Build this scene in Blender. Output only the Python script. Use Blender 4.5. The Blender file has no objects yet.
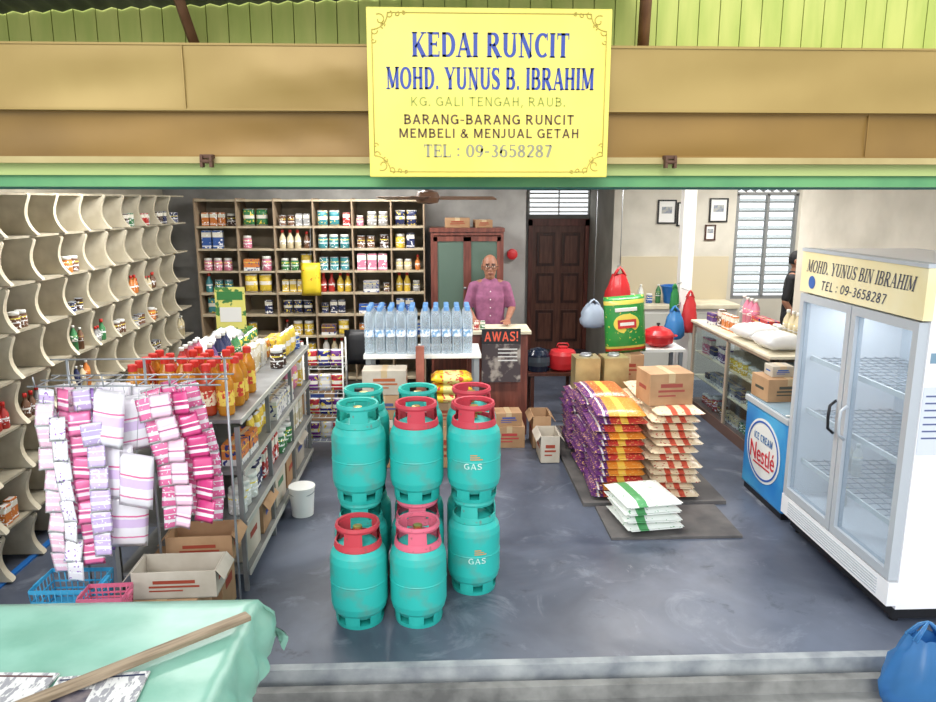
import bpy,bmesh,math,random
from mathutils import Vector,Matrix,Euler
R=random.Random(11)
SC=bpy.context.scene
COL=SC.collection
# ---------------------------------------------------------------- colours / materials
def lin(c):
    c/=255.0
    return c/12.92 if c<=.04045 else ((c+.055)/1.055)**2.4
def C(r,g,b): return (lin(r),lin(g),lin(b),1)
MATS={}
def nn(nt,t,**k):
    n=nt.nodes.new(t)
    for a,b in k.items(): setattr(n,a,b)
    return n
def mixc(nt,fac,a,b,blend='MIX'):
    m=nn(nt,'ShaderNodeMix',data_type='RGBA',blend_type=blend)
    for sock,val in ((m.inputs[0],fac),(m.inputs[6],a),(m.inputs[7],b)):
        if isinstance(val,bpy.types.NodeSocket): nt.links.new(val,sock)
        else: sock.default_value=val
    return m.outputs[2]
def M(name,col=(200,200,200),rough=.5,metal=0,col2=None,scale=8,bump=0,obj=False,lo=.35,hi=.65,emit=0,detail=4,stretch=None):
    if name in MATS: return MATS[name]
    m=bpy.data.materials.new(name); m.use_nodes=True; nt=m.node_tree
    p=nt.nodes['Principled BSDF']
    c=C(*col)
    p.inputs['Roughness'].default_value=rough; p.inputs['Metallic'].default_value=metal
    src=None
    if obj:
        oi=nn(nt,'ShaderNodeObjectInfo'); src=oi.outputs['Color']
    if col2 or bump:
        tc=nn(nt,'ShaderNodeTexCoord'); mp=nn(nt,'ShaderNodeMapping'); nt.links.new(tc.outputs['Object'],mp.inputs[0])
        if stretch: mp.inputs['Scale'].default_value=stretch
        nz=nn(nt,'ShaderNodeTexNoise'); nz.inputs['Scale'].default_value=scale; nz.inputs['Detail'].default_value=detail
        nt.links.new(mp.outputs[0],nz.inputs['Vector'])
        if col2:
            mr=nn(nt,'ShaderNodeMapRange'); mr.inputs[1].default_value=lo; mr.inputs[2].default_value=hi
            nt.links.new(nz.outputs[0],mr.inputs[0])
            src=mixc(nt,mr.outputs[0],src if src else c,C(*col2))
        if bump:
            b=nn(nt,'ShaderNodeBump'); b.inputs['Strength'].default_value=bump; b.inputs['Distance'].default_value=.01
            nt.links.new(nz.outputs[0],b.inputs['Height']); nt.links.new(b.outputs[0],p.inputs['Normal'])
    if src: nt.links.new(src,p.inputs['Base Color'])
    else: p.inputs['Base Color'].default_value=c
    if emit:
        p.inputs['Emission Color'].default_value=c; p.inputs['Emission Strength'].default_value=emit
    MATS[name]=m; return m
def bands(name,axis,stops,rough=.4,noise=0,nscale=25,ncol=(255,255,255),ndet=1,coat=0):
    if name in MATS: return MATS[name]
    m=bpy.data.materials.new(name); m.use_nodes=True; nt=m.node_tree; p=nt.nodes['Principled BSDF']
    p.inputs['Roughness'].default_value=rough; p.inputs['Coat Weight'].default_value=coat; p.inputs['Coat Roughness'].default_value=.08
    tc=nn(nt,'ShaderNodeTexCoord'); sp=nn(nt,'ShaderNodeSeparateXYZ'); nt.links.new(tc.outputs['Generated'],sp.inputs[0])
    oi=nn(nt,'ShaderNodeObjectInfo'); cur=oi.outputs['Color']
    for pos,end,col in stops:
        a=nn(nt,'ShaderNodeMath',operation='GREATER_THAN'); nt.links.new(sp.outputs[axis],a.inputs[0]); a.inputs[1].default_value=pos
        b=nn(nt,'ShaderNodeMath',operation='LESS_THAN'); nt.links.new(sp.outputs[axis],b.inputs[0]); b.inputs[1].default_value=end
        c=nn(nt,'ShaderNodeMath',operation='MULTIPLY'); nt.links.new(a.outputs[0],c.inputs[0]); nt.links.new(b.outputs[0],c.inputs[1])
        cur=mixc(nt,c.outputs[0],cur,C(*col))
    if noise:
        va=nn(nt,'ShaderNodeVectorMath',operation='ADD'); nt.links.new(tc.outputs['Object'],va.inputs[0]); nt.links.new(oi.outputs['Random'],va.inputs[1])
        nz=nn(nt,'ShaderNodeTexNoise'); nz.inputs['Scale'].default_value=nscale; nz.inputs['Detail'].default_value=ndet
        nt.links.new(va.outputs[0],nz.inputs['Vector'])
        g=nn(nt,'ShaderNodeMath',operation='GREATER_THAN'); nt.links.new(nz.outputs[0],g.inputs[0]); g.inputs[1].default_value=noise
        cur=mixc(nt,g.outputs[0],cur,C(*ncol))
    nt.links.new(cur,p.inputs['Base Color'])
    MATS[name]=m; return m
def glassy(name,tint=(255,255,255),amt=.12,rough=.05,opac=0.0,fres=.4,clear=False,thru=None):
    if name in MATS: return MATS[name]
    m=bpy.data.materials.new(name); m.use_nodes=True; nt=m.node_tree; nt.nodes.clear()
    o=nn(nt,'ShaderNodeOutputMaterial'); t=nn(nt,'ShaderNodeBsdfTransparent'); t.inputs[0].default_value=C(*(thru or tint))
    if clear:
        g=nn(nt,'ShaderNodeBsdfGlossy'); g.inputs['Color'].default_value=C(*tint); g.inputs['Roughness'].default_value=rough
    else:
        g=nn(nt,'ShaderNodeBsdfPrincipled'); g.inputs['Base Color'].default_value=C(*tint); g.inputs['Roughness'].default_value=rough
    fr=nn(nt,'ShaderNodeLayerWeight'); fr.inputs[0].default_value=.25
    ad=nn(nt,'ShaderNodeMath',operation='MULTIPLY_ADD'); nt.links.new(fr.outputs['Fresnel'],ad.inputs[0]); ad.inputs[1].default_value=fres; ad.inputs[2].default_value=amt+opac; ad.use_clamp=True
    mx=nn(nt,'ShaderNodeMixShader'); nt.links.new(ad.outputs[0],mx.inputs[0]); nt.links.new(t.outputs[0],mx.inputs[1]); nt.links.new(g.outputs[0],mx.inputs[2])
    nt.links.new(mx.outputs[0],o.inputs[0]); MATS[name]=m; return m
# ---------------------------------------------------------------- mesh builder
class MB:
    def __init__(s): s.v=[];s.f=[];s.m=[];s.sm=[];s.mats=[]
    def mi(s,mat):
        if mat not in s.mats: s.mats.append(mat)
        return s.mats.index(mat)
    def add(s,vs,fs,mat,smooth=False,T=None):
        b=len(s.v); i=s.mi(mat)
        for v in vs: s.v.append(tuple(T@Vector(v)) if T else tuple(v))
        for f in fs: s.f.append([b+k for k in f]); s.m.append(i); s.sm.append(smooth)
        return s
    def box(s,c,d,mat,rot=None,T=None):
        x,y,z=d[0]/2,d[1]/2,d[2]/2
        vs=[Vector(q) for q in((-x,-y,-z),(x,-y,-z),(x,y,-z),(-x,y,-z),(-x,-y,z),(x,-y,z),(x,y,z),(-x,y,z))]
        E=Euler(rot).to_matrix() if rot else None
        vs=[(E@v if E else v)+Vector(c) for v in vs]
        return s.add(vs,[(0,3,2,1),(4,5,6,7),(0,1,5,4),(1,2,6,5),(2,3,7,6),(3,0,4,7)],mat,False,T)
    def bx(s,a,b,mat):
        return s.box([(a[i]+b[i])/2 for i in range(3)],[b[i]-a[i] for i in range(3)],mat)
    def lathe(s,prof,mat,seg=20,c=(0,0,0),T=None,cap=True,a0=0,a1=2*math.pi,mats=None,sq=(1,1)):
        full=abs(a1-a0-2*math.pi)<1e-4; n=seg if full else seg+1
        vs=[]
        for r,z in prof:
            for k in range(n):
                a=a0+(a1-a0)*k/seg; vs.append((c[0]+r*math.cos(a)*sq[0],c[1]+r*math.sin(a)*sq[1],c[2]+z))
        for j in range(len(prof)-1):
            fs=[]
            for k in range(seg):
                k2=(k+1)%n; fs.append((k,k2,n+k2,n+k))
            s.add(vs[j*n:(j+2)*n],fs,mats[j] if mats else mat,True,T)
        if cap and full:
            if prof[0][0]>1e-4: s.add(vs[:n],[list(range(n))[::-1]],mats[0] if mats else mat,False,T)
            if prof[-1][0]>1e-4: s.add(vs[-n:],[list(range(n))],mats[-1] if mats else mat,False,T)
        return s
    def tube(s,pts,r,mat,seg=6,closed=False,T=None):
        pts=[Vector(p) for p in pts]; n=len(pts); vs=[];up=None
        for i,p in enumerate(pts):
            if closed: d=pts[(i+1)%n]-pts[i-1]
            else: d=pts[min(i+1,n-1)]-pts[max(i-1,0)]
            d.normalize()
            if up is None: up=Vector((0,0,1)) if abs(d.z)<.9 else Vector((1,0,0))
            a=d.cross(up)
            if a.length<1e-4: a=d.cross(Vector((0,1,0)))
            a.normalize(); b=a.cross(d); b.normalize(); up=b
            rr=r[i] if isinstance(r,(list,tuple)) else r
            for k in range(seg):
                t=2*math.pi*k/seg; vs.append(p+a*rr*math.cos(t)+b*rr*math.sin(t))
        fs=[]
        for i in range(n if closed else n-1):
            for k in range(seg):
                k2=(k+1)%seg; i2=(i+1)%n; fs.append((i*seg+k,i*seg+k2,i2*seg+k2,i2*seg+k))
        if not closed: fs+= [list(range(seg))[::-1],[(n-1)*seg+k for k in range(seg)]]
        return s.add(vs,fs,mat,True,T)
    def ball(s,c,r,mat,u=12,w=8):
        if not isinstance(r,(tuple,list)): r=(r,r,r)
        prof=[(max(1e-5,math.cos(-math.pi/2+math.pi*i/w)),math.sin(-math.pi/2+math.pi*i/w)) for i in range(w+1)]
        T=Matrix.Translation(Vector(c))@Matrix.Diagonal((r[0],r[1],r[2],1))
        return s.lathe(prof,mat,u,T=T)
    def pillow(s,w,h,t,mat,n=8,p=4,T=None,wob=0,bend=0):
        vs=[];fs=[]
        for side in(1,-1):
            for j in range(n+1):
                for i in range(n+1):
                    x=-1+2*i/n; y=-1+2*j/n
                    f=((1-abs(x)**p)*(1-abs(y)**p))**.5
                    if wob: f*=1+R.uniform(-wob,wob)
                    vs.append((x*w/2,y*h/2,side*t/2*f+bend*x*x))
        N=(n+1)**2
        for sd in(0,1):
            for j in range(n):
                for i in range(n):
                    a=sd*N+j*(n+1)+i; q=[a,a+1,a+n+2,a+n+1]
                    fs.append(q if sd==0 else q[::-1])
        return s.add(vs,fs,mat,True,T)
    def mesh(s,name,weld=False,bevel=0):
        me=bpy.data.meshes.new(name); me.from_pydata(s.v,[],s.f)
        for m in s.mats: me.materials.append(m)
        me.polygons.foreach_set('material_index',s.m); me.polygons.foreach_set('use_smooth',s.sm)
        if weld or bevel:
            bm=bmesh.new(); bm.from_mesh(me); bmesh.ops.remove_doubles(bm,verts=bm.verts,dist=1e-5)
            if bevel: bmesh.ops.bevel(bm,geom=[e for e in bm.edges if e.is_manifold and e.calc_face_angle(0)>.6],offset=bevel,segments=2,affect='EDGES',profile=.5)
            bm.to_mesh(me); bm.free()
        me.update(); return me
    def obj(s,name,loc=(0,0,0),rot=(0,0,0),parent=None,weld=False,bevel=0,**k):
        o=bpy.data.objects.new(name,s.mesh(name,weld,bevel)); o.location=loc; o.rotation_euler=rot
        if parent: o.parent=parent
        COL.objects.link(o); tag(o,**k); return o
def tag(o,label=None,cat=None,group=None,kind=None,col=None):
    if label: o['label']=label
    if cat: o['category']=cat
    if group: o['group']=group
    if kind: o['kind']=kind
    if col: o.color=C(*col)
def empty(name,loc,label,cat,rot=(0,0,0),group=None):
    o=bpy.data.objects.new(name,None); o.empty_display_size=.1; o.location=loc; o.rotation_euler=rot; COL.objects.link(o); tag(o,label,cat,group); return o
def dup(o,loc=None,rotz=None,parent=None,label=None,col=None,colmap=None,scale=None,skip=()):
    n=o.copy(); COL.objects.link(n)
    if parent is not None: n.parent=parent
    if loc is not None: n.location=loc
    if rotz is not None: n.rotation_euler=(n.rotation_euler[0],n.rotation_euler[1],rotz)
    if label: n['label']=label
    if col: n.color=C(*col)
    if scale: n.scale=scale
    for ch in list(o.children):
        base=ch.name.split('.')[0]
        if base in skip: continue
        c=dup(ch,parent=n)
        if colmap and base in colmap: c.color=C(*colmap[base])
    return n
def inst(mesh,name,loc,rotz=0,col=None,label=None,cat=None,group=None,scale=1,parent=None,rot=None):
    o=bpy.data.objects.new(name,mesh); o.location=loc; o.rotation_euler=rot if rot else (0,0,rotz); o.scale=(scale,)*3 if not isinstance(scale,(tuple,list)) else scale
    if parent: o.parent=parent
    COL.objects.link(o); tag(o,label,cat,group,None,col); return o
# ---- drawn alphabet (stroke built, serif or plain)
def ell(cx,cy,rx,ry,a0,a1,T,t,n=14):
    out=[]
    for k in range(n+1):
        a=math.radians(a0+(a1-a0)*k/n); out.append((cx+rx*math.cos(a),cy+ry*math.sin(a),t+(T-t)*abs(math.cos(a))**1.3))
    return out
def glyph(ch,T,t):
    h=t/2; o=1-h
    ln=lambda x0,y0,x1,y1,w:[(x0,y0,w),(x1,y1,w)]
    g={
    'I':(.4,[ln(.2,0,.2,1,T)],[(.2,0),(.2,1)],[]),
    'K':(.92,[ln(.2,0,.2,1,T),ln(.24,.38,.74,1,t),ln(.38,.54,.76,0,T)],[(.2,0),(.2,1),(.74,1),(.76,0)],[]),
    'E':(.8,[ln(.2,0,.2,1,T),ln(.2,o,.7,o,t),ln(.2,.52,.58,.52,t),ln(.2,h,.72,h,t)],[(.18,0),(.18,1)],[(.7,.76,1),(.72,0,.24),(.57,.41,.63)]),
    'L':(.76,[ln(.2,0,.2,1,T),ln(.2,h,.7,h,t)],[(.2,0),(.2,1)],[(.7,0,.26)]),
    'D':(.9,[ln(.2,0,.2,1,T),ln(.1,o,.4,o,t),ln(.1,h,.4,h,t),ell(.38,.5,.38,.5-h,90,-90,T,t)],[],[]),
    'A':(.94,[ln(.14,0,.46,1,t),ln(.46,1,.8,0,T),ln(.27,.32,.66,.32,t)],[(.14,0),(.8,0)],[]),
    'R':(.93,[ln(.2,0,.2,1,T),ln(.1,o,.42,o,t),ln(.2,.5,.42,.5,t),ell(.42,.75-h/2,.24,.25-h/2,90,-90,T,t),ln(.42,.5,.78,0,T)],[(.2,0),(.8,0)],[]),
    'B':(.86,[ln(.2,0,.2,1,T),ln(.1,o,.42,o,t),ln(.2,.52,.45,.52,t),ln(.1,h,.45,h,t),ell(.42,.76-h/2,.22,.24-h/2,90,-90,T,t),ell(.45,.26+h/2,.26,.26-h/2,90,-90,T,t)],[],[]),
    'U':(.96,[[(.22,1,T),(.22,.32,T)]+ell(.49,.32,.27,.32-h,180,360,T*.9,t)+[(.76,1,t)]],[(.22,1),(.76,1)],[]),
    'J':(.6,[[(.38,1,T),(.38,.28,T)]+ell(.2,.28,.18,.28-h,0,-150,T,t)],[(.38,1)],[]),
    'N':(.96,[ln(.2,0,.2,1,t),ln(.2,1,.76,0,T),ln(.76,0,.76,1,t)],[(.2,0),(.18,1),(.76,1)],[]),
    'M':(1.12,[ln(.18,0,.18,1,t),ln(.2,1,.56,.08,T),ln(.56,.08,.92,1,t),ln(.92,0,.92,1,T)],[(.18,0),(.18,1),(.92,0),(.94,1)],[]),
    'C':(.88,[ell(.5,.5,.35,.5-h,48,312,T,t,20)],[],[(.78,.7,1)]),
    'G':(.94,[ell(.5,.5,.35,.5-h,48,318,T,t,20),ln(.78,0.05,.78,.46,T),ln(.56,.46,.86,.46,t)],[],[(.78,.72,1)]),
    'O':(.98,[ell(.49,.5,.36,.5-h,0,360,T,t,26)],[],[]),
    'T':(.84,[ln(.42,0,.42,1,T),ln(.08,o,.76,o,t)],[(.42,0)],[(.08,.74,1),(.76,.74,1)]),
    'H':(.96,[ln(.22,0,.22,1,T),ln(.74,0,.74,1,T),ln(.22,.52,.74,.52,t)],[(.22,0),(.22,1),(.74,0),(.74,1)],[]),
    'Y':(.9,[ln(.14,1,.46,.46,T),ln(.78,1,.46,.46,t),ln(.46,0,.46,.5,T)],[(.14,1),(.78,1),(.46,0)],[]),
    'S':(.74,[[(.62,.8,t),(.56,.92,t),(.38,1-h,t),(.2,.9,T*.8),(.14,.75,T),(.22,.6,T),(.4,.51,T),(.58,.4,T),(.63,.25,T),(.55,.1,T*.8),(.37,h,t),(.18,.08,t),(.11,.22,t)]],[],[(.62,.72,1),(.11,0,.28)]),
    'W':(1.2,[ln(.1,1,.36,0,T),ln(.36,0,.6,1,t),ln(.6,1,.84,0,T),ln(.84,0,1.1,1,t)],[(.1,1),(.6,1),(1.1,1)],[]),
    '.':(.36,[ln(.18,0,.18,.17,.17)],[],[]),',':(.34,[ln(.2,.14,.12,-.16,.13)],[],[]),
    ':':(.4,[ln(.2,.08,.2,.25,.17),ln(.2,.55,.2,.72,.17)],[],[]),
    '-':(.55,[ln(.08,.42,.47,.42,.12)],[],[]),'!':(.4,[ln(.2,.3,.2,1,T),ln(.2,0,.2,.16,T)],[],[]),
    '&':(.95,[[(.85,0,T),(.3,.65,T),(.26,.84,T*.7),(.42,.95,t),(.56,.84,t*1.3),(.5,.66,t),(.2,.42,T*.8),(.14,.22,T),(.3,.05,t),(.52,.08,t),(.78,.45,t)]],[],[]),
    '0':(.8,[ell(.4,.5,.27,.5-h,0,360,T,t,24)],[],[]),'9':(.78,[ell(.39,.68,.25,.32-h,0,360,T,t,20),[(.64,.68,T),(.6,.3,T),(.42,h,t),(.2,.1,t)]],[],[]),
    '6':(.78,[ell(.39,.32,.25,.32-h,0,360,T,t,20),[(.14,.32,T),(.18,.7,T),(.36,1-h,t),(.58,.9,t)]],[],[]),
    '3':(.74,[ell(.32,.75,.22,.25-h,130,-90,T,t),ell(.32,.26,.26,.26-h,90,-140,T,t)],[],[]),
    '5':(.76,[ln(.2,o,.62,o,max(t,.1)),ln(.2,1,.17,.55,t),ell(.34,.33,.28,.33-h,125,-140,T,t)],[],[]),
    '8':(.78,[ell(.39,.75,.2,.25-h,0,360,T,t,20),ell(.39,.26,.25,.26-h,0,360,T,t,20)],[],[]),
    '2':(.76,[ell(.38,.72,.24,.28-h,160,-30,T,t)+[(.14,.04,T*.8)],ln(.1,.06,.66,.06,.12)],[],[]),
    '7':(.72,[ln(.1,1-.06,.64,1-.06,.12),ln(.62,.94,.3,0,T)],[],[]),
    }
    return g.get(ch)
def letters(s_,mat,w,h,parent=None,loc=(0,0,0),rot=(math.pi/2,0,0),serif=True,weight=1.0,slant=0,name='lettering',wrap=None):
    T=(.19 if serif else .16)*weight; t=(.075 if serif else .15)*weight
    x=0; quads=[]
    def stroke(pts):
        n=len(pts); L_=[]
        for i,(px_,py_,pw) in enumerate(pts):
            a=pts[max(i-1,0)]; c=pts[min(i+1,n-1)]; dx=c[0]-a[0]; dy=c[1]-a[1]; l=math.hypot(dx,dy) or 1
            nx,ny=-dy/l,dx/l
            L_.append(((x+px_+nx*pw/2,py_+ny*pw/2),(x+px_-nx*pw/2,py_-ny*pw/2)))
        for a,c in zip(L_,L_[1:]): quads.append((a[0],a[1],c[1],c[0]))
    def rect(x0,y0,x1,y1): quads.append(((x+x0,y0),(x+x1,y0),(x+x1,y1),(x+x0,y1)))
    for ch in s_:
        if ch==' ': x+=.42; continue
        g=glyph(ch,T,t)
        if not g: x+=.4; continue
        adv,st,se,tk=g
        for p in st: stroke(p)
        if serif:
            for sx,sy in se: rect(sx-.17,0 if sy==0 else .945,sx+.17,.055 if sy==0 else 1)
            for tx,y0,y1 in tk: rect(tx-.03,y0,tx+.03,y1)
        x+=adv+.03
    xs=[p[0] for q in quads for p in q]; a,b_=min(xs),max(xs); k=w/(b_-a)
    vs=[];fs=[]
    for q in quads:
        i=len(vs)
        for px_,py_ in q:
            X=(px_-(a+b_)/2)*k; Y=(min(max(py_,-.16),1.0)-.5)*h; X+=slant*Y
            if wrap: an=wrap[1]+X/wrap[0]; vs.append((wrap[0]*math.cos(an),wrap[0]*math.sin(an),Y))
            else: vs.append((X,Y,0))
        fs.append((i,i+1,i+2,i+3))
    b=MB(); b.add(vs,fs,mat); return b.obj(name,loc,(0,0,0) if wrap else rot,parent)
def text(s,mat,w,h,parent=None,loc=(0,0,0),rot=(math.pi/2,0,0),bold=.0,ext=.0008,name='lettering'):
    cu=bpy.data.curves.new('t','FONT'); cu.body=s; cu.size=1; cu.offset=bold; cu.extrude=.01; cu.align_x='CENTER'
    to=bpy.data.objects.new('t',cu); COL.objects.link(to); bpy.context.view_layer.update()
    me=bpy.data.meshes.new_from_object(to.evaluated_get(bpy.context.evaluated_depsgraph_get()))
    bpy.data.objects.remove(to); me.materials.clear(); me.materials.append(mat)
    xs=[v.co.x for v in me.vertices]; ys=[v.co.y for v in me.vertices]
    x0,x1,y0,y1=min(xs),max(xs),min(ys),max(ys); kx=w/(x1-x0); ky=h/(y1-y0)
    for v in me.vertices: v.co=Vector(((v.co.x-(x0+x1)/2)*kx,(v.co.y-(y0+y1)/2)*ky,v.co.z*ext/.01))
    o=bpy.data.objects.new(name,me); o.location=loc; o.rotation_euler=rot
    if parent: o.parent=parent
    COL.objects.link(o); return o
# ---------------------------------------------------------------- common materials
WALL=M('wall_plaster',(214,209,196),.8,col2=(194,189,176),scale=2.5,bump=.05)
WALLG=M('wall_grey_plaster',(156,155,152),.8,col2=(128,127,124),scale=3)
WHITE=M('white_paint',(234,234,230),.4)
CREAM=M('cream_board',(226,218,194),.6,col2=(204,194,168),scale=6)
SCOOP=M('asbestos_scoop',(222,214,192),.7,col2=(188,178,154),scale=5,detail=6)
WOODD=M('dark_wood',(84,46,34),.4,col2=(58,30,22),scale=6,stretch=(6,6,.6))
WOODM=M('door_wood',(124,80,62),.4,col2=(98,58,46),scale=6,stretch=(6,6,.6))
WOODR=M('red_brown_wood',(130,72,58),.4,col2=(98,50,40),scale=6,stretch=(5,5,.6))
WOODL=M('weathered_wood',(160,142,118),.7,col2=(122,104,82),scale=9,stretch=(.6,8,8))
SHELFD=M('shelf_board',(178,170,150),.7,col2=(146,138,118),scale=6)
METAL=M('galvanised_metal',(160,164,168),.4,.6)
BLACK=M('black_plastic',(22,22,26),.4)
CARD=M('cardboard',(180,144,108),.8,col2=(160,124,90),scale=5)
TAPE=M('parcel_tape',(196,172,134),.3)
BLUE=M('blue_plastic',(30,104,180),.35)
RED=M('red_paint',(190,40,46),.4)
PAPER=M('white_paper',(232,232,228),.7)
GLASS=glassy('clear_glass',(240,246,248),.05,.03,0,.15,True)
FGLASS=glassy('fridge_glass',(232,238,243),.09,.1,0,.10)
SKIN=M('skin',(168,118,94),.5,col2=(150,102,80),scale=20)
# ---------------------------------------------------------------- ROOM SHELL
def floor_mat():
    m=bpy.data.materials.new('polished_cement'); m.use_nodes=True; nt=m.node_tree; p=nt.nodes['Principled BSDF']
    tc=nn(nt,'ShaderNodeTexCoord')
    def nz(sc,de,ro,lo,hi,dist=0,st=None):
        a=nn(nt,'ShaderNodeTexNoise'); a.inputs['Scale'].default_value=sc; a.inputs['Detail'].default_value=de; a.inputs['Roughness'].default_value=ro; a.inputs['Distortion'].default_value=dist
        mp=nn(nt,'ShaderNodeMapping'); nt.links.new(tc.outputs['Object'],mp.inputs[0])
        if st: mp.inputs['Scale'].default_value=st
        nt.links.new(mp.outputs[0],a.inputs['Vector']); r=nn(nt,'ShaderNodeMapRange'); r.inputs[1].default_value=lo; r.inputs[2].default_value=hi; nt.links.new(a.outputs[0],r.inputs[0]); return r.outputs[0]
    c=mixc(nt,nz(.9,5,.6,.36,.66,.6),C(62,68,82),C(98,105,120))
    c=mixc(nt,nz(2.2,8,.7,.55,.74,1.0),c,C(128,134,145))
    c=mixc(nt,nz(3.4,7,.7,.60,.74,.5),c,C(44,49,60))
    c=mixc(nt,nz(5,6,.7,.66,.76,.3,(1,.25,1)),c,C(158,162,168))
    nt.links.new(c,p.inputs['Base Color'])
    ro=nn(nt,'ShaderNodeMapRange'); ro.inputs[3].default_value=.28; ro.inputs[4].default_value=.5; nt.links.new(nz(1.7,6,.7,.35,.7),ro.inputs[0]); nt.links.new(ro.outputs[0],p.inputs['Roughness'])
    return m
FLOOR=floor_mat()
def S(name,boxes,mat,**k):
    b=MB()
    for a,c in boxes: b.bx(a,c,mat)
    return b.obj(name,kind='structure',**k)
S('floor',[((-3.1,3.24,-.12),(5.4,11.1,0))],FLOOR)
CONC=M('rough_concrete',(142,142,138),.85,col2=(96,96,94),scale=6,bump=.4,detail=9)
S('trim_1',[((-3.1,3.19,-.12),(5.4,3.24,.0))],M('threshold',(176,180,180),.7,col2=(120,126,132),scale=5,detail=8))
S('trim_2',[((-3.1,3.09,-.12),(5.4,3.14,-.05))],CONC)
S('ground',[((-8,-8,-.3),(9,3.19,-.12))],CONC)
S('wall_left',[((-3.05,3.2,0),(-2.95,8.3,2.75))],M('wall_left_plaster',(186,180,164),.8,col2=(160,154,138),scale=3))
S('wall_back',[((-2.95,8.2,0),(.95,8.3,2.75))],WALLG)
S('wall_corridor_left',[((.85,8.3,0),(.95,10.9,2.75))],WALLG)
S('wall_far',[((.85,10.9,0),(1.30,11,2.75)),((2.19,10.9,0),(2.4,11,2.75)),((1.30,10.9,1.93),(2.19,11,2.0)),((1.30,10.9,2.34),(2.19,11,2.75))],WALLG)
S('wall_corridor_right',[((2.2,9.4,0),(2.3,10.9,2.75))],WALL)
S('wall_kitchen',[((2.3,9.4,0),(3.76,9.5,2.75)),((4.56,9.4,0),(5.3,9.5,2.75)),((3.76,9.4,0),(4.56,9.5,.95)),((3.76,9.4,2.42),(4.56,9.5,2.75))],WALL)
S('wall_far_right',[((5.2,6.75,0),(5.3,9.4,2.75))],WALL)
S('wall_return',[((3.4,6.65,0),(5.3,6.75,2.75))],WALL)
S('wall_right',[((3.3,3.24,0),(3.4,6.75,2.75))],WALL)
S('ceiling',[((-3.05,3.38,2.75),(5.3,11,2.8))],M('ceiling_white',(215,215,210),.8))
S('trim_3',[((2.31,9.38,.95),(3.7,9.4,1.5))],M('beige_tiles',(206,194,166),.3))
b=MB(); SL=M('lime_green_boards',(190,196,104),.6,col2=(170,184,88),scale=5,stretch=(3,3,.5)); GP=M('green_shadow_gap',(140,152,76),.8)
x=-4.2
while x<4.6:
    b.box((x+.045,3.34,3.15),(.086,.03,.9),SL); b.box((x+.09,3.35,3.15),(.012,.02,.9),GP); x+=.09
b.obj('wall_front',kind='structure')
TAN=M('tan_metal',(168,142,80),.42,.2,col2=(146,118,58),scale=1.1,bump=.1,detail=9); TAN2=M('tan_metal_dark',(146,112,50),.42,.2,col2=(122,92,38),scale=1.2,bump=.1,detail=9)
CR=M('cream_strip',(196,178,124),.6,col2=(170,150,96),scale=3)
GRN=M('green_beam_paint',(82,146,96),.5,col2=(110,172,110),scale=3)
PGR=M('pale_green_strip',(176,192,118),.5)
def sheet(name,z0,z1,yf,mat,amp,seams):
    b=MB(); nx,nz=170,7; vs=[];fs=[]; X0,X1=-4.2,4.6
    for j in range(nz+1):
        for i in range(nx+1):
            x=X0+(X1-X0)*i/nx; t=j/nz; z=z0+(z1-z0)*t
            e=math.sin(math.pi*t)
            d=amp*e*(math.sin(x*2.1+z*9)*.6+math.sin(x*5.3-z*14+1)*.5+.8*max(0,math.sin(x*1.3+2)-.7)*math.sin(x*21+z*30))
            vs.append((x,yf+d,z+ .004*math.sin(x*1.7)*(1-e)))
    for j in range(nz):
        for i in range(nx): a=j*(nx+1)+i; fs.append((a,a+1,a+nx+2,a+nx+1))
    b.add(vs,fs,mat,True); b.bx((X0,yf+.02,z0),(X1,3.33,z1),mat)
    b.box((0.2,yf+.01,z1-.003),(8.8,.03,.008),mat); b.box((0.2,yf+.01,z0+.003),(8.8,.03,.008),mat)
    for xx in seams: b.box((xx,yf-.005,(z0+z1)/2),(.004,.005,z1-z0-.01),mat)
    b.obj(name,kind='structure')
sheet('trim_4',2.545,2.79,3.05,TAN,.013,(-.98,)); sheet('trim_5',2.37,2.545,3.08,TAN2,.009,(1.75,))
S('trim_6',[((-4.2,3.06,2.345),(4.6,3.3,2.37))],CR)
S('trim_7',[((-4.2,3.1,2.3),(4.6,3.3,2.345))],PGR)
S('trim_8',[((-4.2,3.12,2.255),(4.6,3.22,2.3))],GRN)
b=MB(); b.tube([(-4.2,3.3,2.262),(4.6,3.3,2.262)],.016,M('teal_pipe',(60,120,110),.5),10); b.obj('trim_9',kind='structure')
b=MB(); CORR=M('corrugated_roof',(100,106,108),.5,.2,col2=(66,72,76),scale=3)
n=260; vs=[];fs=[]
for j in range(2):
    for i in range(n+1):
        X=-4.4+5.2*i/n; Y=3.32-j*.55
        vs.append((X,Y,2.935+.045*(X+2.2)+.06*j+.006*math.sin(i*2*math.pi/4)))
for i in range(n): fs.append((i,i+1,n+2+i,n+1+i))
b.add(vs,fs,CORR,True); b.obj('ceiling_eave',kind='structure')
def rafter(x0,x1,name):
    b=MB(); b.tube([(x0,3.27,2.80),(x1,3.0,3.2)],.024,M('rafter_wood',(150,110,80),.7,col2=(116,80,56),scale=8),4); b.obj(name,kind='structure')
rafter(-.99,-1.04,'trim_10'); rafter(.86,.80,'trim_11')
RU=M('rusty_iron',(104,76,60),.7,.4)
for i,xx in enumerate((-.91,.93)):
    b=MB()
    b.box((0,0,0),(.05,.03,.014),RU); b.box((-.018,-.012,-.02),(.01,.03,.045),RU); b.box((.018,-.012,-.02),(.01,.03,.045),RU); b.tube([(-.022,-.02,-.02),(.022,-.02,-.02)],.009,RU)
    b.obj('shutter_bracket',(xx,3.045,2.37),label='small rusty iron shutter bracket on the tan beam',cat='bracket',group='shutter brackets')
d=MB(); DW=WOODM
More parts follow.
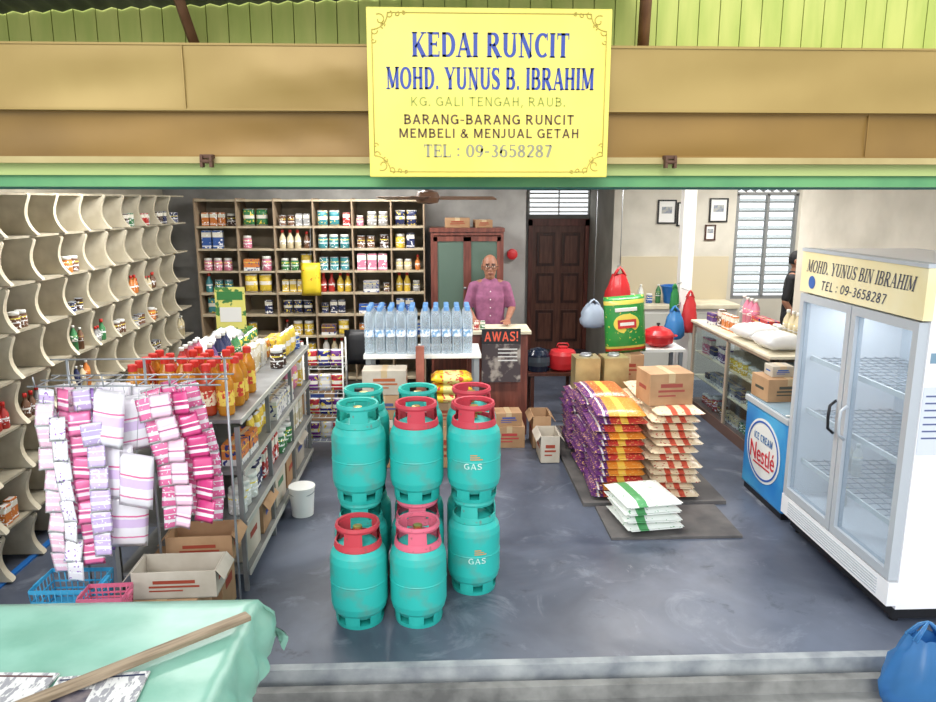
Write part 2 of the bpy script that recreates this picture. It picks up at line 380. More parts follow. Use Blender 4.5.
d.bx((1.36,10.9,.0),(2.13,10.95,1.84),DW)
for cx in(1.56,1.93):
    for z0,z1 in((.12,.6),(.7,1.15),(1.25,1.74)):
        d.box((cx,10.89,(z0+z1)/2),(.27,.02,z1-z0),WOODD); d.box((cx,10.878,(z0+z1)/2),(.19,.02,z1-z0-.09),DW)
d.obj('door_1',kind='structure',bevel=.004)
S('trim_12',[((1.30,10.86,0),(1.36,11,1.93)),((2.13,10.86,0),(2.19,11,1.93)),((1.30,10.86,1.84),(2.19,11,1.94))],WOODR)
b=MB()
for k in range(5): b.box((1.745,10.93,2.04+k*.065),(.88,.03,.014),WHITE,rot=(.5,0,0))
for xx in(1.31,1.745,2.18): b.box((xx,10.93,2.17),(.02,.03,.34),WHITE)
b.obj('window_1',kind='structure')
b=MB(); WF=M('window_frame_grey',(130,132,132),.5)
for xx in(3.78,4.17,4.54): b.box((xx,9.43,1.63),(.035,.06,1.3),WF)
for zz in(.97,2.28): b.box((4.16,9.43,zz),(.8,.06,.04),WF)
LG=glassy('louvre_glass',(230,234,234),.12,.2,0,.3)
for k in range(11):
    for cx in(3.975,4.355): b.box((cx,9.45,1.05+k*.115),(.35,.11,.006),LG,rot=(.45,0,0)); b.box((cx,9.42,1.03+k*.115),(.35,.014,.02),WF)
b.obj('window_2',kind='structure')
b=MB()
for k in range(7):
    x0=3.77+k*.113; b.box((x0+.056,9.44,2.36),(.1,.05,.012),WF,rot=(0,.785,0)); b.box((x0+.056,9.44,2.36),(.1,.05,.012),WF,rot=(0,-.785,0)); b.box((x0,9.44,2.36),(.014,.06,.12),WF)
b.box((4.16,9.44,2.30),(.8,.06,.014),WHITE); b.obj('window_3',kind='structure')
S('trim_13',[((2.60,7.9,0),(2.73,8.02,2.75))],M('post_white',(250,249,244),.4))
# ---------------------------------------------------------------- SIGN BOARD
YEL=M('sign_yellow',(242,228,112),.4,col2=(238,220,96),scale=2)
NAVY=M('sign_navy',(44,70,160),.4); SGRN=M('sign_green',(158,168,66),.4); SBRN=M('sign_brown',(100,76,44),.4); SGRY=M('sign_grey',(150,148,122),.4)
sg=empty('shop_sign',(.197,2.985,2.6),'yellow hanging shop sign board with blue and brown lettering','sign')
b=MB(); b.bx((-.465,-.008,-.31),(.465,.012,.31),YEL); b.obj('sign_panel',parent=sg,bevel=.003)
b=MB(); OR=M('sign_ornament',(196,174,80),.5)
a,h=.445,.29
for p0,p1 in(((-a+.06,-h),(a-.06,-h)),((-a+.06,h),(a-.06,h)),((-a,-h+.06),(-a,h-.06)),((a,-h+.06),(a,h-.06))):
    b.tube([(p0[0],-.0095,p0[1]),(p1[0],-.0095,p1[1])],.0016,OR,4)
for sx in(-1,1):
    for sz in(-1,1):
        for c0,c1,rr,ph in((.445,.29,.06,0),(.415,.265,.022,1),(.38,.283,.014,2),(.437,.225,.014,3),(.40,.245,.012,5),(.35,.285,.01,2),(.44,.19,.01,3),(.325,.288,.008,1)):
            pts=[]
            for k in range(14):
                an=ph+k*.42; q=rr*(1-k/18) if rr<.05 else rr
                if rr>.05: an=math.pi/2*k/13; pts.append((sx*(.445-q*math.cos(an)),-.0095,sz*(.29-q*math.sin(an))))
                else: pts.append((sx*(c0+q*math.cos(an)),-.0095,sz*(c1+q*math.sin(an))))
            b.tube(pts,.0018,OR,4)
b.obj('ornamental_border',parent=sg)
px,py=.93/238,.62/169
for s_,u,v,w,h,mt,se,wt in(("KEDAI RUNCIT",490,44,153,24,NAVY,True,1.25),("MOHD. YUNUS B. IBRAHIM",490,77,204,22,NAVY,True,1.3),("KG. GALI TENGAH, RAUB.",488,100,152,9,SGRN,False,.85),("BARANG-BARANG RUNCIT",489,118,168,10,SBRN,False,1.1),("MEMBELI & MENJUAL GETAH",489,132,178,9.5,SBRN,False,1.05),("TEL : 09-3658287",488,150,128,13,SGRY,True,1.1)):
    letters(s_,mt,w*px,h*py,sg,((u-489)*px,-.0095,(92.5-v)*py),serif=se,weight=wt)
for sx in(-.35,.35):
    b=MB(); b.tube([(sx,.03,.31),(sx,.03,.29),(sx,.06,.2)],.005,METAL); b.obj('hanger_wire',parent=sg)
# ---------------------------------------------------------------- GAS CYLINDERS
TEAL=M('teal_paint',(50,186,174),.4,col2=(36,168,158),scale=7,bump=.05)
TEALW=M('teal_paint_worn',(46,184,174),.42,col2=(92,160,148),scale=9,lo=.52,hi=.74,detail=9)
RING=M('collar_paint',obj=True,rough=.5,col2=(120,84,78),scale=26,lo=.6,hi=.74,detail=6)
r=.15
b=MB(); prof=[(.001,.028),(.07,.032),(.118,.052),(.142,.085),(.15,.12),(.15,.238),(.1525,.243),(.15,.248),(.15,.36),(.143,.395),(.12,.43),(.075,.452),(.03,.46),(.001,.462)]
b.lathe(prof,TEALW,32)
proto=b.obj('gas_cylinder',(-.44,3.64,0),label='teal gas cylinder with red collar on the floor',cat='gas cylinder',group='teal gas cylinders')
f=MB(); f.lathe([(.118,0),(.124,0),(.128,.022),(.122,.022)],TEAL,32)
for k in range(6):
    a=2*math.pi*k/6; f.lathe([(.121,.02),(.127,.02),(.132,.08),(.122,.08)],TEAL,5,a0=a,a1=a+.62,cap=False)
f.obj('foot_ring',parent=proto)
c=MB(); c.lathe([(.102,.532),(.112,.524),(.118,.538),(.113,.555),(.102,.552),(.102,.532)],RING,32,cap=False)
for k in range(3):
    a=math.pi/2+.5+2*math.pi*k/3
    c.lathe([(.118,.425),(.1,.44),(.1,.535),(.112,.535),(.121,.43)],RING,6,a0=a,a1=a+.85,cap=False)
c.lathe([(.121,.42),(.126,.432),(.12,.462),(.112,.462)],RING,32,cap=False)
c.obj('collar',parent=proto,col=(196,62,74))
v=MB(); BR=M('brass_valve',(190,160,90),.3,.7)
v.lathe([(.02,.46),(.02,.485),(.013,.487),(.013,.51),(.024,.512),(.024,.53),(.01,.532)],BR,12)
v.tube([(0,0,.497),(.045,0,.497)],.009,BR,8); v.lathe([(.017,.47),(.017,.52)],M('red_seal_cap',(200,40,40),.5),10,c=(0,-.03,0)); v.obj('valve',parent=proto)
CW=M('cylinder_faded_print',(150,215,202),.5,col2=(215,232,224),scale=20)
letters("GAS",CW,.1,.034,proto,(0,0,.225),serif=False,wrap=(.1535,-math.pi/2+.25))
b=MB()
for k in range(3): b.lathe([(.1537,.262+.012*k),(.1537,.268+.012*k)],M('orange_mark',(210,150,90),.5),8,a0=-math.pi/2+.15,a1=-math.pi/2+.6-.1*k,cap=False)
b.obj('logo_mark',parent=proto)
RC=(196,58,74);PK=(222,104,128);TC=(50,180,168)
plan=[(-.125,3.64,0,PK,'pink',0)]
rows={3.96:((TC,'teal'),(PK,'pink'),(TC,'teal')),4.285:((TC,'teal'),(TC,'teal'),(TC,'teal'))}
top={3.96:((TC,'teal'),(RC,'red'),(RC,'red')),4.285:((TC,'teal'),(TC,'teal'),(RC,'red'))}
for Y in rows:
    for i,X in enumerate((-.457,-.136,.185)):
        plan.append((X,Y,0,)+rows[Y][i]+(i==2,)); plan.append((X,Y,.557)+top[Y][i]+(i==2,))
for X,Y,Z,c,nm,mk in plan:
    dup(proto,(X,Y,Z),R.uniform(-.4,.0) if mk else R.uniform(0,.3),colmap={'collar':c},label=f"teal gas cylinder with {nm} collar "+("standing on the floor" if Z==0 else "stacked on another cylinder"),skip=() if mk else ('lettering','logo_mark'))
for ch in list(proto.children):
    if ch.name.startswith(('lettering','logo_mark')): bpy.data.objects.remove(ch)
# ---------------------------------------------------------------- PRODUCTS
PRB=bands('print_box',2,[(.62,.9,(232,227,212)),(.1,.16,(236,236,236))],noise=.62,nscale=45)
PRB2=bands('print_box_two',2,[(.0,.3,(222,222,219)),(.7,.75,(232,212,90))],noise=.6,nscale=55,ncol=(40,50,120))
LAB=bands('print_label',2,[(.35,.42,(236,236,236)),(.6,.66,(232,212,80))],noise=.62,nscale=60)
PCH=bands('print_pouch',2,[(.42,.62,(236,232,221)),(.0,.07,(236,236,236)),(.93,1.0,(236,236,236))],rough=.25,noise=.62,nscale=40,ncol=(240,215,90))
OC=M('object_colour_plastic',obj=True,rough=.35)
CAPW=M('cap_white',(226,226,220),.4); CAPR=M('cap_red',(196,46,38),.4)
def pm(fn,**k):
    b=MB(); fn(b); return b.mesh('product',weld=True,**k)
P={}
P['product_box']=(pm(lambda b:(b.box((0,0,.07),(.075,.05,.14),PRB),b.box((0,0,.1405),(.06,.035,.001),PAPER)),bevel=.002),.082,.14,'printed cardboard product box','box')
P['small_carton']=(pm(lambda b:(b.box((0,0,.045),(.12,.08,.09),PRB2),b.box((0,0,.0905),(.12,.02,.001),TAPE)),bevel=.002),.128,.09,'small printed carton','carton')
P['tin_can']=(pm(lambda b:b.lathe([(.036,0),(.038,.002),(.036,.006),(.036,.104),(.038,.108),(.035,.11),(.034,.106),(.001,.106)],LAB,18,mats=[METAL,METAL,LAB,METAL,METAL,METAL,METAL])),.08,.11,'tin can with printed label','tin can')
P['sauce_bottle']=(pm(lambda b:b.lathe([(.026,0),(.03,.006),(.03,.03),(.0305,.031),(.0305,.085),(.03,.086),(.028,.1),(.014,.125),(.012,.145),(.014,.146),(.014,.17),(.012,.172)],OC,16,mats=[OC,OC,LAB,LAB,LAB,OC,OC,OC,CAPR,CAPR,CAPR])),.066,.172,'small sauce bottle with red cap','bottle')
P['jar']=(pm(lambda b:b.lathe([(.036,0),(.04,.006),(.04,.085),(.034,.095),(.036,.096),(.036,.115),(.034,.117)],OC,18,mats=[OC,LAB,OC,CAPW,CAPW,CAPW])),.086,.117,'round jar with white lid','jar')
P['pouch']=(pm(lambda b:b.pillow(.1,.15,.045,PCH,8,3,T=Matrix.Translation((0,0,.075))@Matrix.Rotation(math.pi/2,4,'X'))),.105,.15,'upright foil pouch','pouch')
P['drink_bottle']=(pm(lambda b:b.lathe([(.028,0),(.033,.008),(.033,.09),(.034,.091),(.034,.14),(.033,.141),(.03,.165),(.013,.2),(.012,.21),(.015,.211),(.015,.23),(.013,.232)],OC,16,mats=[OC,OC,LAB,LAB,LAB,OC,OC,OC,CAPW,CAPW,CAPW])),.072,.232,'drink bottle with white cap','bottle')
PAL=[('red',(184,52,48)),('blue',(52,90,162)),('yellow',(220,188,66)),('green',(62,126,78)),('white',(218,218,212)),('orange',(206,122,56)),('brown',(110,76,54)),('pink',(210,124,150)),('teal',(64,136,144)),('purple',(104,70,130)),('cream',(208,194,158)),('dark blue',(36,44,86)),('grey',(150,150,150)),('dark brown',(66,46,38))]
DIMP=[PAL[i] for i in(0,1,6,6,13,13,11,12,10,5,3)]
def put(kind,x,y,z,where,group,col=None,rz=0,sc=1):
    me,w,h,desc,cat=P[kind]; nm,c=col or R.choice(PAL)
    return inst(me,kind,(x,y,z),rz,c,f"{nm} {desc} {where}",cat,group,sc)
def fill(x0,x1,yfix,z,maxh,where,group,kinds,fillp=.9,axis='x',rz=0,sc=1.0,pal=None,nmax=4):
    p=x0+.02
    while p<x1-.05:
        k=R.choice(kinds); me,w,h,_,_=P[k]; s=sc*R.uniform(.7,1.08); s=min(s,maxh/h); col=R.choice(pal or PAL); n=R.randint(1,nmax); ww=w*s*1.08
        if R.random()>fillp: p+=ww*n*.8; continue
        for i in range(n):
            if p+ww>x1-.01: break
            c=p+ww/2
            if axis=='x': put(k,c,yfix+R.uniform(-.01,.01),z,where,group,col,rz+R.uniform(-.05,.05),s)
            else: put(k,yfix+R.uniform(-.01,.01),c,z,where,group,col,rz+R.uniform(-.05,.05),s)
            p+=ww
        p+=R.choice((.003,.01,.025))
# ---------------------------------------------------------------- LEFT WALL SHELVING
ls=empty('wall_shelving',(-2.95,3.35,0),'tall cream wall shelving with curved upright dividers along the wall','shelving')
LV=[.3,.58,.86,1.14,1.42,1.70,1.98,2.24]
for z in LV:
    b=MB(); b.bx((0.002,0,-.007),(.40,4.3,.007),SHELFD); b.obj('shelf',(0,0,z),parent=ls)
pf=[(0,.44),(.05,.43),(.12,.412),(.22,.395),(.34,.382),(.48,.376),(.62,.38),(.75,.39),(.86,.402),(.94,.408),(.98,.402),(1,.39)]
vs=[];fs=[];th=.012; n=len(pf)
for y in(-th,th):
    for t,dd in pf: vs.append((0.002,y,t*.262)); vs.append((dd,y,t*.262))
N=2*n
for i in range(n-1):
    a=2*i; fs+=[(a,a+1,a+3,a+2),(N+a,N+a+2,N+a+3,N+a+1),(a+1,N+a+1,N+a+3,a+3)]
b=MB(); b.add(vs,fs,SCOOP)
vs=[];fs=[];m_=6
for i,(t,dd) in enumerate(pf):
    for k in range(m_):
        a=k/(m_-1); vs.append((dd-.05*a**1.6,th-.002+.06*math.sin(a*math.pi/2),t*.262))
for i in range(n-1):
    for k in range(m_-1): q=i*m_+k; fs.append((q,q+1,q+m_+1,q+m_))
b.add(vs,fs,SCOOP,True); dm=b.mesh('divider')
ND=12; DS=.352
DY=[.03+DS*k for k in range(ND+1)]
for z in [.012]+[q+.0075 for q in LV[:-1]]:
    for y in DY[:ND]: inst(dm,'divider',(0,y,z),parent=ls)
b=MB(); b.bx((0,-.02,0),(.43,0,.012),BLUE); b.bx((.36,0,0),(.4,4.3,.012),BLUE); b.obj('base_rail',parent=ls)
KB=['sauce_bottle','tin_can','jar','product_box','drink_bottle']
for z in LV[:-1]:
    for i in range(ND):
        y0=3.35+DY[i]+.08; y1=3.35+DY[i+1]-.02
        if R.random()<.42:
            k=R.choice(KB)
            fill(y0,y1,-2.60,z+.0075,.2,'on the wall shelving','goods on the wall shelving',[k],1,'y',math.pi/2,.9,DIMP,2)
# ---------------------------------------------------------------- BACK SHELVING
bs=empty('back_shelving',(-2.5,7.8,0),'weathered cream open shelving full of groceries against the wall','shelving')
BL=[.32,.55,.78,1.01,1.24,1.47,1.70,1.93,2.2]
BRB=M('weathered_shelf_board',(196,182,156),.6,col2=(164,150,122),scale=6); BPN=M('shelf_back_panel',(146,134,114),.8,col2=(112,102,84),scale=3); UPR=M('upright_brown',(156,136,112),.6)
for z in BL:
    b=MB(); b.bx((0,0,-.01),(2.34,.38,.01),BRB); b.obj('shelf',(0,0,z),parent=bs)
xs=[0,.42,.8,1.2,1.6,2.0,2.34]
for x in xs:
    b=MB(); b.bx((-.007,-.008,0),(.007,.38,2.22),UPR); b.obj('upright',(x,0,0),parent=bs)
b=MB(); b.bx((0,.381,0),(2.34,.393,2.2),BPN); b.obj('back_panel',parent=bs)
KK=['product_box','tin_can','jar','pouch','sauce_bottle','small_carton']
for z in BL[1:-1]:
    for i in range(6):
        fill(-2.5+xs[i]+.01,-2.5+xs[i+1]-.01,7.85+R.uniform(0,.06),z+.0105,.2,'on the back shelving','goods on the back shelving',KK,.93,sc=1.25,nmax=3)
# ---------------------------------------------------------------- GONDOLA
GY0,GY1=3.95,6.1; GX0,GX1=-1.85,-1.1
gd=empty('display_gondola',(0,0,0),'long grey metal display shelf crowded with groceries','display shelf')
GZ=[.12,.42,.72,1.02]; GM=M('gondola_grey',(136,138,138),.5,.2,col2=(108,108,108),scale=5)
for z in GZ:
    b=MB(); b.bx((GX0,GY0,z-.02),(GX1,GY1,z),GM); b.box((GX1+.004,(GY0+GY1)/2,z-.012),(.008,GY1-GY0,.03),M('shelf_lip',(176,176,168),.5)); b.obj('shelf',parent=gd)
for y in(GY0,4.67,5.4,GY1):
    b=MB(); b.box((-1.48,y,.52),(.04,.03,1.04),GM); b.obj('upright',parent=gd)
    for xx in(GX1-.02,GX0+.02):
        b=MB(); b.box((xx,y,.49),(.025,.025,.98),GM); b.obj('upright',parent=gd)
W='on the display shelf'; G='goods on the display shelf'
for z in GZ[1:-1]:
    fill(GY0+.05,GY1-.03,-1.18,z+.001,.25,W,G,['small_carton','product_box','jar','pouch'],.95,'y',math.pi/2,1.5)
for row,xx in enumerate((-1.18,-1.32)):
    fill(4.72,6.07,xx,1.021,.3,W,G,['small_carton','pouch','product_box','jar'],.95,'y',math.pi/2,1.4,nmax=3)
fill(4.7,6.05,-1.5,1.021,.3,W,G,['drink_bottle','pouch','product_box'],.95,'y',math.pi/2,1.3)
fill(4.7,5.2,-1.68,1.021,.3,W,G,['drink_bottle','pouch'],.95,'y',math.pi/2,1.25)
b=MB(); b.pillow(.24,.36,.17,glassy('bundle_film',(222,226,230),.6,.2,.1,.3),10,3,T=Matrix.Translation((0,0,.095)),wob=.2); bfm=b.mesh('w',weld=True)
for k,yy in enumerate((5.45,5.86)): inst(bfm,'plastic_wrapped_bundle',(-1.70,yy,1.022),.1*k,None,'clear plastic wrapped bundle on the display shelf','packet','wrapped bundles')
def bottle(name,bodymat,capmat,labmat,h,r,loc,label,cat,group):
    b=MB(); b.lathe([(r*.85,0),(r,.012*h/.3),(r,.6*h),(r*.9,.68*h),(r*.5,.83*h),(r*.42,.87*h),(r*.42,.93*h)],bodymat,18)
    o=b.obj(name,loc,label=label,cat=cat,group=group)
    b=MB(); b.lathe([(r*.5,.87*h),(r*.56,.875*h),(r*.56,.985*h),(r*.5,h)],capmat,16); b.obj('cap',parent=o)
    b=MB(); b.lathe([(r*1.012,.2*h),(r*1.012,.5*h)],labmat,18,cap=False); b.obj('bottle_label',parent=o)
    return o
ORS=glassy('golden_oil',(224,160,56),.5,.08,.1,.4,False,(240,190,90)); DKS=M('orange_chilli',(176,66,36),.2)
b1=bottle('cooking_oil_bottle',ORS,CAPR,M('label_redprint',(236,205,90),.4,col2=(200,60,40),scale=40,lo=.5,hi=.55),.29,.045,(-1.2,4.06,1.021),'golden cooking oil bottle with red cap on display shelf','bottle','large bottles with red caps')
b2=bottle('chilli_sauce_bottle',DKS,CAPR,M('label_yellowprint',(236,225,190),.4,col2=(190,50,34),scale=40,lo=.48,hi=.53),.29,.045,(-1.3,4.06,1.021),'orange chilli sauce bottle with red cap on display shelf','bottle','large bottles with red caps')
for i in range(6):
    for j in range(6):
        if (i,j) in((0,0),(1,0)): continue
        if j>4 and i>3: continue
        if R.random()<.12: continue
        dup(b1 if (i+j)%3!=1 else b2,(-1.2-.1*i+R.uniform(-.003,.003),4.06+.1*j,1.021),R.uniform(0,3))
def carton(loc,d,label,rz=0,opened=False,mark=(150,60,40),mat=None):
    mat=mat or CARD
    o=empty('cardboard_carton',loc,label,'carton',(0,0,rz),'cardboard cartons')
    b=MB(); x,y,z=d
    if not opened: b.box((0,0,z/2),d,mat)
    else:
        t=.005
        b.box((0,0,t/2),(x,y,t),mat)
        for sx in(-1,1): b.box((sx*(x/2-t/2),0,z/2),(t,y,z),mat)
        for sy in(-1,1): b.box((0,sy*(y/2-t/2),z/2),(x-2*t,t,z),mat)
    b.obj('carton_body',parent=o,bevel=.003 if not opened else 0)
    if opened:
        for sx in(-1,1): b=MB(); b.box((sx*(x/2+.022),0,z-.022),(.06,y,.004),mat,rot=(0,sx*.9,0)); b.obj('flap',parent=o)
    else:
        b=MB(); b.box((0,0,z+.0006),(.05,y,.001),TAPE); b.box((0,-y/2-.0006,z*.85),(.05,.001,z*.28),TAPE); b.obj('tape',parent=o)
    b=MB(); mm=M('carton_print_%d_%d_%d'%mark,mark,.6)
    b.box((0,-y/2-.001,z*.45),(x*.6,.0015,z*.07),mm); b.box((-x*.1,-y/2-.001,z*.3),(x*.4,.0015,z*.05),mm); b.box((0,-y/2-.001,z*.62),(x*.5,.0015,z*.12),mm)
    b.box((-x/2-.001,0,z*.5),(.0015,y*.5,z*.12),mm); b.box((x/2+.001,0,z*.55),(.0015,y*.5,z*.16),mm)
    b.obj('printed_mark',parent=o); return o
carton((-1.36,3.75,.001),(.4,.24,.32),'brown cardboard carton beside the hanging packets')
carton((-1.28,3.76,.322),(.34,.2,.15),'open cardboard carton on another carton',.05,True)
PALEC=M('pale_cardboard',(196,188,174),.8,col2=(174,164,148),scale=5)
for k,y in enumerate((4.2,4.58,4.98,5.34,5.72)):
    carton((-1.27,y,.121),(.28,.3,(.24,.2,.26,.22,.25)[k]),'carton standing on the lowest display shelf',R.uniform(-.03,.03),k%3==1,((150,60,40),(60,80,150),(60,110,80))[k%3],CARD if k%2 else PALEC)
b=MB(); b.lathe([(.075,0),(.09,.2),(.094,.2),(.094,.215),(.088,.215)],WHITE,24); pl=b.obj('white_pail',(-.99,5.0,.001),label='white plastic paint pail beside the display shelf',cat='pail')
b=MB(); b.tube([(.095*math.cos(a),-.02-.06*math.sin(a),.19-.03*math.sin(a)) for a in [math.pi*k/10 for k in range(11)]],.003,METAL); b.obj('handle',parent=pl)
# ---------------------------------------------------------------- HANGING SACHETS RACK
rk=empty('wire_hanging_rack',(0,0,0),'wire display rack holding strips of sachets','display rack')
b=MB(); RX0,RX1=-1.9,-1.02
for x in(-1.82,-1.45,-1.06):
    b.tube([(x,3.60,0),(x,3.60,1.44)],.007,METAL,8)
for y in(3.38,3.5,3.6):
    b.tube([(RX0,y,1.36),(RX1,y,1.36)],.0045,METAL,8)
for x in(-1.86,-1.7,-1.55,-1.4,-1.25,-1.08): b.tube([(x,3.6,1.36),(x,3.37,1.36),(x,3.36,1.41)],.0035,METAL)
b.tube([(RX0,3.6,1.44),(RX1,3.6,1.44)],.0045,METAL)
b.obj('rack_frame',parent=rk)
SP=bands('sachet_pink',2,[(.32,.46,(244,238,242)),(.66,.7,(246,246,248)),(0,.08,(244,244,246)),(.92,1,(244,244,246))],rough=.2,noise=.70,nscale=90,ncol=(246,240,246),ndet=0,coat=.8)
SP2=bands('sachet_dots',2,[(.0,.22,(244,244,247)),(.72,1,(244,244,247)),(.42,.5,(250,250,250))],rough=.2,noise=.72,nscale=80,ncol=(170,130,205),ndet=0,coat=.8)
SP4=bands('sachet_oval',2,[(.25,.4,(250,236,244)),(.45,.5,(170,60,120)),(.55,.6,(250,250,250))],rough=.2,coat=.8)
sms=[]
for m_,ww,hh,tt in((SP,.085,.108,.012),(SP,.10,.112,.016),(SP2,.082,.115,.012),(SP2,.105,.12,.018),(SP4,.09,.11,.016)):
    bq=MB(); bq.pillow(ww,hh,tt,m_,7,2.2,T=Matrix.Rotation(math.pi/2,4,'X'),wob=.3,bend=.006); sms.append(bq.mesh('sachet',weld=True))
SCOL={'pink':(232,116,166),'purple':(156,112,190),'white and pink':(242,200,220),'magenta':(214,66,132),'lilac':(206,184,228),'white':(240,236,242)}
def strip(x,y,ztop,n,cn,sc=1.0,curve=0,kind=0,ph=1.6):
    o=empty('sachet_strip',(x,y,ztop),f"{cn} strip of shiny sachets hanging from the wire rack",'packets',(0,0,R.uniform(-.25,.25)),'hanging sachet strips')
    me=sms[kind]; z=0
    for k in range(n):
        t=k/n; dx=curve*math.sin(t*ph)+R.uniform(-.006,.006); z-=.052*sc
        inst(me,'sachet',(dx,R.uniform(-.008,.008),z),0,SCOL[cn],parent=o,scale=(sc*R.uniform(.92,1.06),sc,sc),rot=(R.uniform(-.3,.1),R.uniform(-.1,.1)-curve*2.5*math.cos(t*ph),R.uniform(-.35,.35)))
        z-=.052*sc
    b=MB(); b.tube([(0,0,0),(0,0,.02),(0,.01,.03)],.002,METAL,5); b.obj('hook',parent=o)
for x,y,zt,n,cn,kd in((-1.83,3.37,1.28,8,'white and pink',0),(-1.755,3.34,1.22,8,'white',2),(-1.675,3.36,1.24,7,'pink',4),(-1.85,3.44,1.33,8,'lilac',2),(-1.77,3.44,1.33,7,'pink',4),(-1.69,3.45,1.33,8,'lilac',0),(-1.62,3.44,1.33,8,'purple',4),(-1.80,3.53,1.33,7,'white and pink',1),(-1.70,3.53,1.32,7,'white',1),(-1.60,3.33,1.2,6,'lilac',0)): strip(x,y,zt,n,cn,R.uniform(.95,1.05),0,kd)
for x,y,zt,n,cn,kd in((-1.36,3.37,1.31,6,'pink',1),(-1.285,3.33,1.33,6,'white and pink',4),(-1.2,3.37,1.33,6,'magenta',4),(-1.36,3.45,1.33,6,'magenta',0),(-1.275,3.45,1.34,6,'pink',0),(-1.20,3.46,1.34,6,'pink',1),(-1.31,3.54,1.34,6,'pink',4),(-1.22,3.54,1.34,6,'magenta',1)): strip(x,y,zt,n,cn,R.uniform(1.02,1.12),.08,kd,2.4)
SP3=bands('softpack_print',2,[(.40,.56,(222,196,234)),(.60,.63,(226,110,158)),(.2,.23,(226,130,170))],rough=.2,coat=.8)
bq=MB(); bq.pillow(.17,.27,.05,SP3,10,3,T=Matrix.Rotation(math.pi/2,4,'X'),wob=.12); big=bq.mesh('pack',weld=True)
for i,(x,y,z,ry) in enumerate(((-1.535,3.35,1.21,.08),(-1.45,3.41,1.17,-.15),(-1.52,3.38,.94,-.06),(-1.43,3.34,.91,.12),(-1.51,3.41,.68,.1),(-1.55,3.48,1.22,0),(-1.42,3.49,1.2,.1))):
    p_=inst(big,'soft_packet',(x,y,z),0,(242,238,244),'white and lilac soft packet hanging on the rack','packet','hanging soft packets',rot=(R.uniform(-.1,.1),ry,R.uniform(-.3,.3)))
    b=MB(); b.tube([(0,0,.13),(0,.01,1.36-z)],.0015,METAL,4); b.obj('hook',parent=p_)
def crate(loc,d,mat,label,rz=0,name='plastic_basket'):
    o=empty(name,loc,label,'basket',(0,0,rz)); x,y,z=d; b=MB(); t=.004
    b.box((0,0,t/2+.002),(x*.92,y*.92,t),mat)
    for zz in(.1,.35,.6,.97):
        f=.92+.08*zz; hz=.02 if zz>.9 else .008
        for sx in(-1,1): b.box((sx*x/2*f,0,z*zz),(t,y*f,hz),mat)
        for sy in(-1,1): b.box((0,sy*y/2*f,z*zz),(x*f,t,hz),mat)
    n=int(x/.028)
    for k in range(n+1):
        xx=-x/2+x*k/n
        for sy in(-1,1): b.tube([(xx*.92,sy*y/2*.92,0.002),(xx,sy*y/2,z)],.0035,mat,4)
    n=int(y/.028)
    for k in range(n+1):
        yy=-y/2+y*k/n
        for sx in(-1,1): b.tube([(sx*x/2*.92,yy*.92,.002),(sx*x/2,yy,z)],.0035,mat,4)
    b.obj('basket_body',parent=o)
    for sx in(-1,1): b=MB(); b.box((sx*(x/2+.008),0,z-.01),(.014,y*.4,.014),mat); b.obj('rim_handle',parent=o)
    return o
CYAN=M('cyan_plastic',(60,160,205),.35); PNK=M('pink_plastic',(214,110,140),.35)
carton((-1.36,3.44,.0),(.34,.22,.30),'brown carton below the hanging packets',0,False)
carton((-1.30,3.44,.302),(.4,.2,.14),'pale open carton stacked on a brown carton',.03,True,(150,60,40),PALEC)
crate((-1.56,3.20,.33),(.2,.14,.09),PNK,'small pink plastic basket on a carton',.05)
carton((-1.56,3.34,.0),(.1,.1,.1),'x') if False else None
carton((-1.55,3.20,-.119),(.26,.16,.447),'tall brown carton supporting a pink basket',0,False)
crate((-1.80,3.38,.24),(.30,.22,.15),CYAN,'blue plastic basket under the hanging packets')
carton((-1.80,3.38,.0),(.28,.2,.239),'brown carton supporting a blue basket')
# ---------------------------------------------------------------- WIRE GOODS STAND
ws=empty('wire_goods_stand',(-1.02,6.45,0),'white wire stand holding dark packets','display rack')
b=MB()
for sx in(-.17,.17):
    for sy in(-.12,.12): b.tube([(sx,sy,0),(sx,sy,1.0)],.008,WHITE)
for z in(.1,.32,.54,.76):
    for k in range(7): b.tube([(-.17+k*.0567,-.12,z),(-.17+k*.0567,.12,z)],.003,WHITE,4)
    for sy in(-.12,.12): b.tube([(-.17,sy,z),(.17,sy,z)],.005,WHITE,5); b.tube([(-.17,sy,z+.06),(.17,sy,z+.06)],.004,WHITE,5)
b.obj('stand_frame',parent=ws)
for z in(.1,.32,.54,.76):
    for k in range(3): put('pouch',-1.13+k*.11,6.40,z+.006,'in the white wire stand','packets in the wire stand',(('dark blue',(44,44,120)),('purple',(110,50,130)),('white',(210,210,220)),('red',(190,50,60)))[(k+int(z*10))%4],0,1.05)
ch=empty('black_chair',(-.76,6.94,0),'black plastic chair behind the goods table','chair')
b=MB(); b.pillow(.36,.36,.05,BLACK,6,6,T=Matrix.Translation((0,0,.45))); b.obj('seat',parent=ch,weld=True)
b=MB(); b.pillow(.34,.34,.04,BLACK,6,6,T=Matrix.Translation((0,.17,.8))@Matrix.Rotation(math.pi/2-.1,4,'X')); b.obj('backrest',parent=ch,weld=True)
for sx in(-.15,.15):
    b=MB(); b.tube([(sx,.18,0),(sx,.14,.44),(sx,.18,.75)],.012,BLACK); b.obj('leg',parent=ch)
    b=MB(); b.tube([(sx,-.14,.44),(sx,-.17,0)],.012,BLACK); b.obj('leg',parent=ch)
